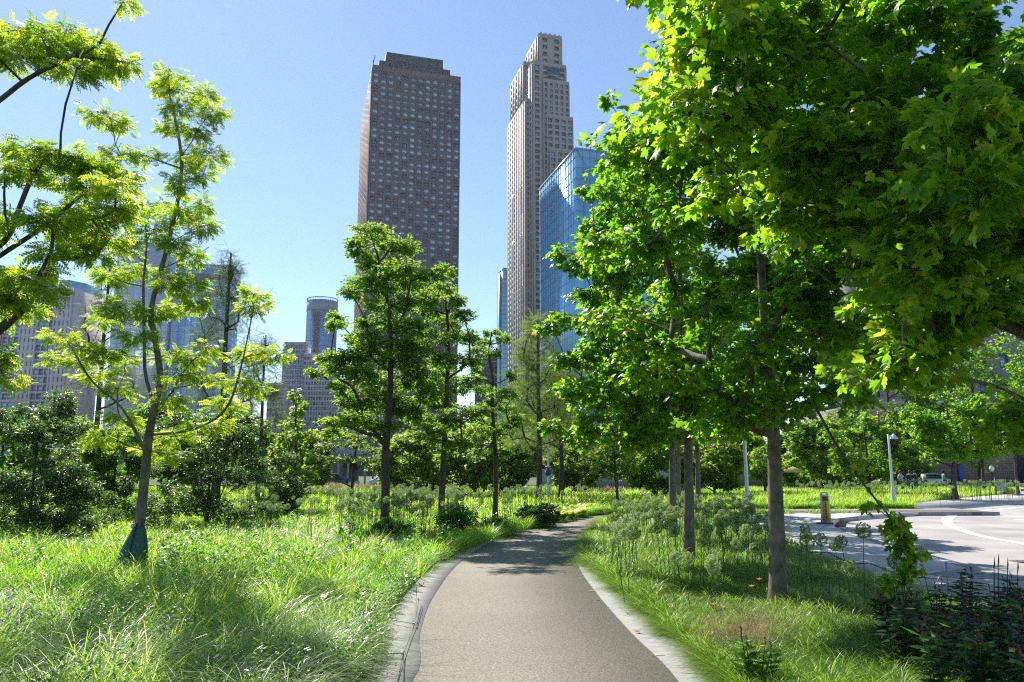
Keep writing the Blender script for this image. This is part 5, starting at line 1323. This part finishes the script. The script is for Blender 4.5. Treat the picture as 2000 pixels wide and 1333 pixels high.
p = At(1071, 930, 42); lamp('white lamp post with a purple band, left of the second maple crown', p[0], 42, 4.6, 0, True, True)
def globe_lamp(label, px, Y, H):
    p = At(px, 920, Y); r = thing('globe_lamp', label, 'lamp', (p[0], Y, RZ))
    MB().lathe([(0, 0), (.16, 0), (.14, .3), (.06, .5), (.05, H - .45), (.12, H - .36), (.10, H - .3), (0, H - .28)], sides=12).build('post', M['black'], r, smooth=True)
    MB().lathe([(.0, H - .3), (.10, H - .29), (.19, H - .12), (.2, H - .02), (.15, H + .12), (.06, H + .2), (0, H + .22)], sides=16).build('globe', M['globe'], r, smooth=True)
globe_lamp('black post with a white globe between the lamp post and the maples', 1142, 56, 2.55)
globe_lamp('small black globe lamp left of the dense oval tree trunk', 884, 62, 2.3)
globe_lamp('black globe lamp standing in front of the grey brick wall', 1937, 66, 1.95)
# warning sign
p = G(1614, 1024); sg = thing('warning_sign', 'white framed yellow upright warning panel standing on a black base by the road', 'sign', tuple(p), -.05)
WP = simple("white_plastic", (.62, .63, .66), .5, var=.05, scale=6)
MB().box((0, 0, .02), (.50, .34, .045)).build('base', M['black'], sg, bevel=.008)
def trap(w0, w1, z0, z1, y0, y1):
    V = [(-w0, y0, z0), (w0, y0, z0), (w0, y1, z0), (-w0, y1, z0), (-w1, y0, z1), (w1, y0, z1), (w1, y1, z1), (-w1, y1, z1)]
    return V, [[0, 3, 2, 1], [4, 5, 6, 7], [0, 1, 5, 4], [1, 2, 6, 5], [2, 3, 7, 6], [3, 0, 4, 7]]
mb = MB()
mb.addk(*trap(.150, .118, .045, .86, -.035, .035)); 
mb.addk(*trap(.118, .072, .86, .885, -.035, .035)); mb.box((-.097, 0, .90), (.034, .066, .05)); mb.box((.097, 0, .90), (.034, .066, .05)); mb.addk(*trap(.114, .08, .925, .96, -.034, .034))
mb.build('frame', WP, sg)
YEL = simple("sign_yellow", (.55, .36, .015), .5, var=.06, scale=8)
MB().addk(*trap(.105, .088, .10, .85, -.041, -.0355)).build('yellow_panel', YEL, sg)
mb = MB(); SDK = simple("sign_ink", (.06, .035, .01), .6)
mb.box((0, -.0425, .80), (.155, .003, .035)); mb.box((0, -.0425, .735), (.16, .003, .065))
zz = .66
for k in range(9):
    hh = [.045, .03, .05, .04, .045, .03, .05, .045, .03][k]; mb.box((0 + (.004 if k % 2 else -.004), -.0425, zz - hh / 2), (.05 if k % 3 else .038, .003, hh)); zz -= hh + .013
mb.build('lettering', SDK, sg)
p = G(1641, 1030); bs = thing('boulder', 'small brown rounded stone at the end of the kerb beside the warning sign', 'stone', tuple(p))
q = R(4); a = np.arange(12) * math.pi / 6; V = []
for z, r in ((0, .15), (.08, .18), (.16, .15), (.22, .08), (.24, .001)): V.append(np.stack([r * np.cos(a) * q.uniform(.9, 1.1, 12), r * np.sin(a) * q.uniform(.9, 1.1, 12), np.full(12, z)], 1))
V = np.concatenate(V); F = [[i * 12 + j, i * 12 + (j + 1) % 12, (i + 1) * 12 + (j + 1) % 12, (i + 1) * 12 + j] for i in range(4) for j in range(12)]
npmesh('stone', V, [(np.array(F), 0)], simple("brown_stone", (.20, .15, .12), .9, bump=.5), bs, smooth=True)
# information panel at the end of the far bed
p = G(1957, 966); ip = thing('notice_board', 'black framed glass notice panel at the right end of the far bed', 'sign', (p[0], p[1], 0), .1)
mb = MB(); mb.box((-.42, 0, .55), (.06, .06, 1.1)); mb.box((.42, 0, .55), (.06, .06, 1.1)); mb.box((0, 0, 1.12), (.9, .07, .06)); mb.build('frame', M['black'], ip)
MB().box((0, 0, .62), (.76, .03, .86)).build('panel', simple("pale_panel", (.30, .38, .36), .2), ip)
# patio umbrella
p = At(1538, 920, 60); um = thing('patio_umbrella', 'yellow square patio umbrella half hidden behind the near maple trunk', 'umbrella', (p[0], 60, RZ))
mb = MB(); a = np.arange(4) * math.pi / 2 + math.pi / 4; w_ = 1.35
mb.addk([(w_ * math.cos(t), w_ * math.sin(t), 1.72) for t in a] + [(0, 0, 2.2)] + [(w_ * math.cos(t), w_ * math.sin(t), 1.60) for t in a], [[0, 1, 4], [1, 2, 4], [2, 3, 4], [3, 0, 4]])
mb.P.append((np.array([[5, 6, 1, 0], [6, 7, 2, 1], [7, 8, 3, 2], [8, 5, 0, 3]]), 0))
mb.build('canopy', simple("mustard_canvas", (.62, .48, .14), .8), um); MB().tube([(0, 0, 0), (0, 0, 2.25)], .03, 8).build('pole', M['black'], um)

# parked cars
def car(label, x, y, rz, paint, cat='car'):
    r = thing('parked_car', label, cat, (x, y, RZ), rz, 'cars parked behind the beds')
    pr = [(-2.15, .35), (-2.2, .62), (-2.1, .86), (-1.75, .95), (-1.15, 1.38), (-.6, 1.47), (.35, 1.45), (1.05, 1.0), (1.9, .85), (2.15, .68), (2.18, .35)]
    V = []; n = len(pr)
    for s in (-1, 1):
        for px_, pz in pr: V.append((px_, s * (.86 if pz < 1 else .68), pz))
    mb = MB(); mb.add(V, [list(range(n)), list(range(2 * n - 1, n - 1, -1))]); b = 0
    mb.P.append((np.array([[i, n + i, n + (i + 1) % n, (i + 1) % n] for i in range(n)]), 0)); mb.build('body', paint, r, bevel=.05)
    gl = simple("car_glass", (.03, .04, .05), .08)
    for s in (-1, 1): MB().prism([(0, 0)], 0, 0) if False else None
    for s in (-1, 1):
        w = [(-1.5, 1.0), (-1.08, 1.33), (-.6, 1.40), (.3, 1.38), (.85, 1.02)]
        V = [(a_, s * (.885 - .17 * (b_ - 1.0) / .4), b_) for a_, b_ in w] + [(a_, s * (.80 - .17 * (b_ - 1.0) / .4), b_) for a_, b_ in w]
        m_ = MB().add(V, [[0, 1, 2, 3, 4], [9, 8, 7, 6, 5]]); m_.P.append((np.array([[i, i + 1, i + 6, i + 5] for i in range(4)] + [[4, 0, 5, 9]]), 0)); m_.build('side_window', gl, r)
    for xx in (-1.35, 1.35):
        for s in (-1, 1):
            wv = MB(); an = np.linspace(0, 2 * math.pi, 19)[:-1]
            pts = [(xx, s * .74, .33), (xx, s * .90, .33)]
            wv.tube(pts, .33, 18); ty = wv.build('wheel', M['black'], r); MB().tube([(xx, s * .895, .33), (xx, s * .912, .33)], .2, 12).build('rim', STEEL, ty)
    for s in (-1, 1): MB().box((2.14, s * .6, .68), (.1, .28, .12)).build('headlight', M['globe'], r)
    return r
WHT = simple("white_car_paint", (.75, .76, .78), .25, var=.03); SIL = simple("silver_car_paint", (.35, .37, .40), .3, .5, var=.03); DKB = simple("navy_car_paint", (.03, .05, .10), .25, var=.05)
car('white car seen between the tree trunks in front of the brick wall', At(1818, 930, 74)[0], 74, .1, WHT)
car('silver car left of the white one, behind the people', At(1752, 930, 76)[0], 76, .05, SIL)
car('dark blue car parked left of the pavilion behind the meadow', At(655, 930, 74)[0], 74, 0, DKB)
car('white car parked under the pavilion edge behind the meadow', At(768, 930, 73)[0], 73, .05, WHT)

# people in the distance
SKIN = simple("skin", (.45, .27, .19), .6, var=.05)
def person(label, px, Y, rz, shirt, trousers, hair, pose=0, h=1.72):
    p = At(px, 920, Y); r = thing('person', label, 'person', (p[0], Y, RZ), rz, None)
    k = h / 1.72; sw = .22 if pose == 0 else .05
    J = {'pel': (0, 0, .95), 'spi': (0, 0, 1.15), 'che': (0, -.01, 1.35), 'nec': (0, 0, 1.50), 'hed': (0, -.02, 1.60), 'top': (0, -.01, 1.70),
         'hl': (-.10, 0, .90), 'kl': (-.11, -sw * .8, .50), 'al': (-.11, sw * .2 - .05, .08), 'fl': (-.11, sw * .2 - .2, .03), 'hr': (.10, 0, .90), 'kr': (.11, sw * .1, .50), 'ar': (.11, sw * 1.2, .10), 'fr': (.11, sw * 1.2 - .15, .03),
         'sl': (-.19, 0, 1.42), 'el': (-.25, .06, 1.16), 'wl': (-.24, -.08, .94), 'nl': (-.24, -.12, .86), 'sr': (.19, 0, 1.42), 'er': (.25, .02, 1.16), 'wr': (.24, -.14, .98), 'nr': (.24, -.19, .91)}
    Rd = dict(pel=.14, spi=.125, che=.15, nec=.055, hed=.095, top=.07, hl=.09, kl=.06, al=.042, fl=.035, hr=.09, kr=.06, ar=.042, fr=.035, sl=.07, el=.042, wl=.03, nl=.028, sr=.07, er=.042, wr=.03, nr=.028)
    def skin(name, keys, edges, m, f=1.0, root='pel'):
        me = bpy.data.meshes.new(name); me.from_pydata([tuple(np.array(J[q]) * k) for q in keys], [(keys.index(a), keys.index(b)) for a, b in edges], []); me.materials.append(m)
        o = bpy.data.objects.new(name, me); COL.objects.link(o); o.parent = r
        sk = o.modifiers.new('skin', 'SKIN'); sk.use_smooth_shade = True
        for i, q in enumerate(keys): me.skin_vertices[0].data[i].radius = (Rd[q] * f * k, Rd[q] * f * k * .85); me.skin_vertices[0].data[i].use_root = (q == root)
        s2 = o.modifiers.new('sub', 'SUBSURF'); s2.levels = 1; s2.render_levels = 1
    ks = list(J); skin('body', ks, [('pel', 'spi'), ('spi', 'che'), ('che', 'nec'), ('nec', 'hed'), ('hed', 'top'), ('pel', 'hl'), ('hl', 'kl'), ('kl', 'al'), ('al', 'fl'), ('pel', 'hr'), ('hr', 'kr'), ('kr', 'ar'), ('ar', 'fr'), ('che', 'sl'), ('sl', 'el'), ('el', 'wl'), ('wl', 'nl'), ('che', 'sr'), ('sr', 'er'), ('er', 'wr'), ('wr', 'nr')], SKIN)
    skin('shirt', ['pel', 'spi', 'che', 'sl', 'el', 'sr', 'er'], [('pel', 'spi'), ('spi', 'che'), ('che', 'sl'), ('sl', 'el'), ('che', 'sr'), ('sr', 'er')], shirt, 1.12)
    skin('trousers', ['pel', 'hl', 'kl', 'al', 'hr', 'kr', 'ar'], [('pel', 'hl'), ('hl', 'kl'), ('kl', 'al'), ('pel', 'hr'), ('hr', 'kr'), ('kr', 'ar')], trousers, 1.15)
    MB().lathe([(0, .125), (.07, .11), (.105, .04), (.10, -.03), (.085, -.07), (0, -.05)], (0, .018 * k, 1.63 * k), 14).build('hair', hair, r, smooth=True)
cl_ = lambda n, c: simple(n, c, .8, var=.1)
LAV, NAVY, RED, ORG, BLU, WSH, JEAN, BLK = cl_('lavender_cloth', (.5, .42, .7)), cl_('navy_cloth', (.03, .04, .09)), cl_('red_cloth', (.7, .04, .02)), cl_('orange_cloth', (.6, .18, .06)), cl_('teal_cloth', (.05, .25, .35)), cl_('white_cloth', (.7, .7, .7)), cl_('denim', (.06, .10, .2)), cl_('black_cloth', (.02, .02, .025))
BRH, DKH = cl_('brown_hair', (.12, .06, .03)), cl_('dark_hair', (.02, .015, .012))
person('person in a lavender shirt walking behind the far bed', 1758, 56, .6, LAV, JEAN, BRH)
person('person in dark clothes beside the one in lavender', 1776, 57, -.4, NAVY, BLK, BRH)
person('person in a black top in front of the silver car', 1786, 60, .2, BLK, JEAN, DKH, 1)
person('person in a white shirt left of the round tree trunk', 1803, 62, 1.8, WSH, BLK, DKH, 1)
person('person in blue jeans right of the white car', 1842, 64, 1.5, BLU, JEAN, DKH)
person('person in a bright red shirt left of the near maple trunk', 1497, 57, .3, RED, BLK, DKH, 1)
person('person in an orange shirt under the maples', 1411, 60, 1.2, ORG, JEAN, BRH)
person('person in a teal shirt beside the lamp pole', 1434, 62, 2.2, BLU, BLK, DKH, 1)

# ------------------------------------------------------------------ air
m = bpy.data.materials.new("air"); m.use_nodes = True; t = m.node_tree; t.nodes.remove(t.nodes["Principled BSDF"])
pv_ = N(t, "ShaderNodeVolumePrincipled"); pv_.inputs["Density"].default_value = .00007; pv_.inputs["Color"].default_value = (.80, .88, 1, 1); pv_.inputs["Anisotropy"].default_value = .3
t.links.new(pv_.outputs[0], t.nodes["Material Output"].inputs["Volume"])
o = MB().box((0, 340, 139), (1400, 760, 284)).build('haze', m); o['kind'] = 'stuff'; o['label'] = 'thin summer haze over the park and the city'
cy.volume_bounces = 0; cy.volume_step_rate = 5
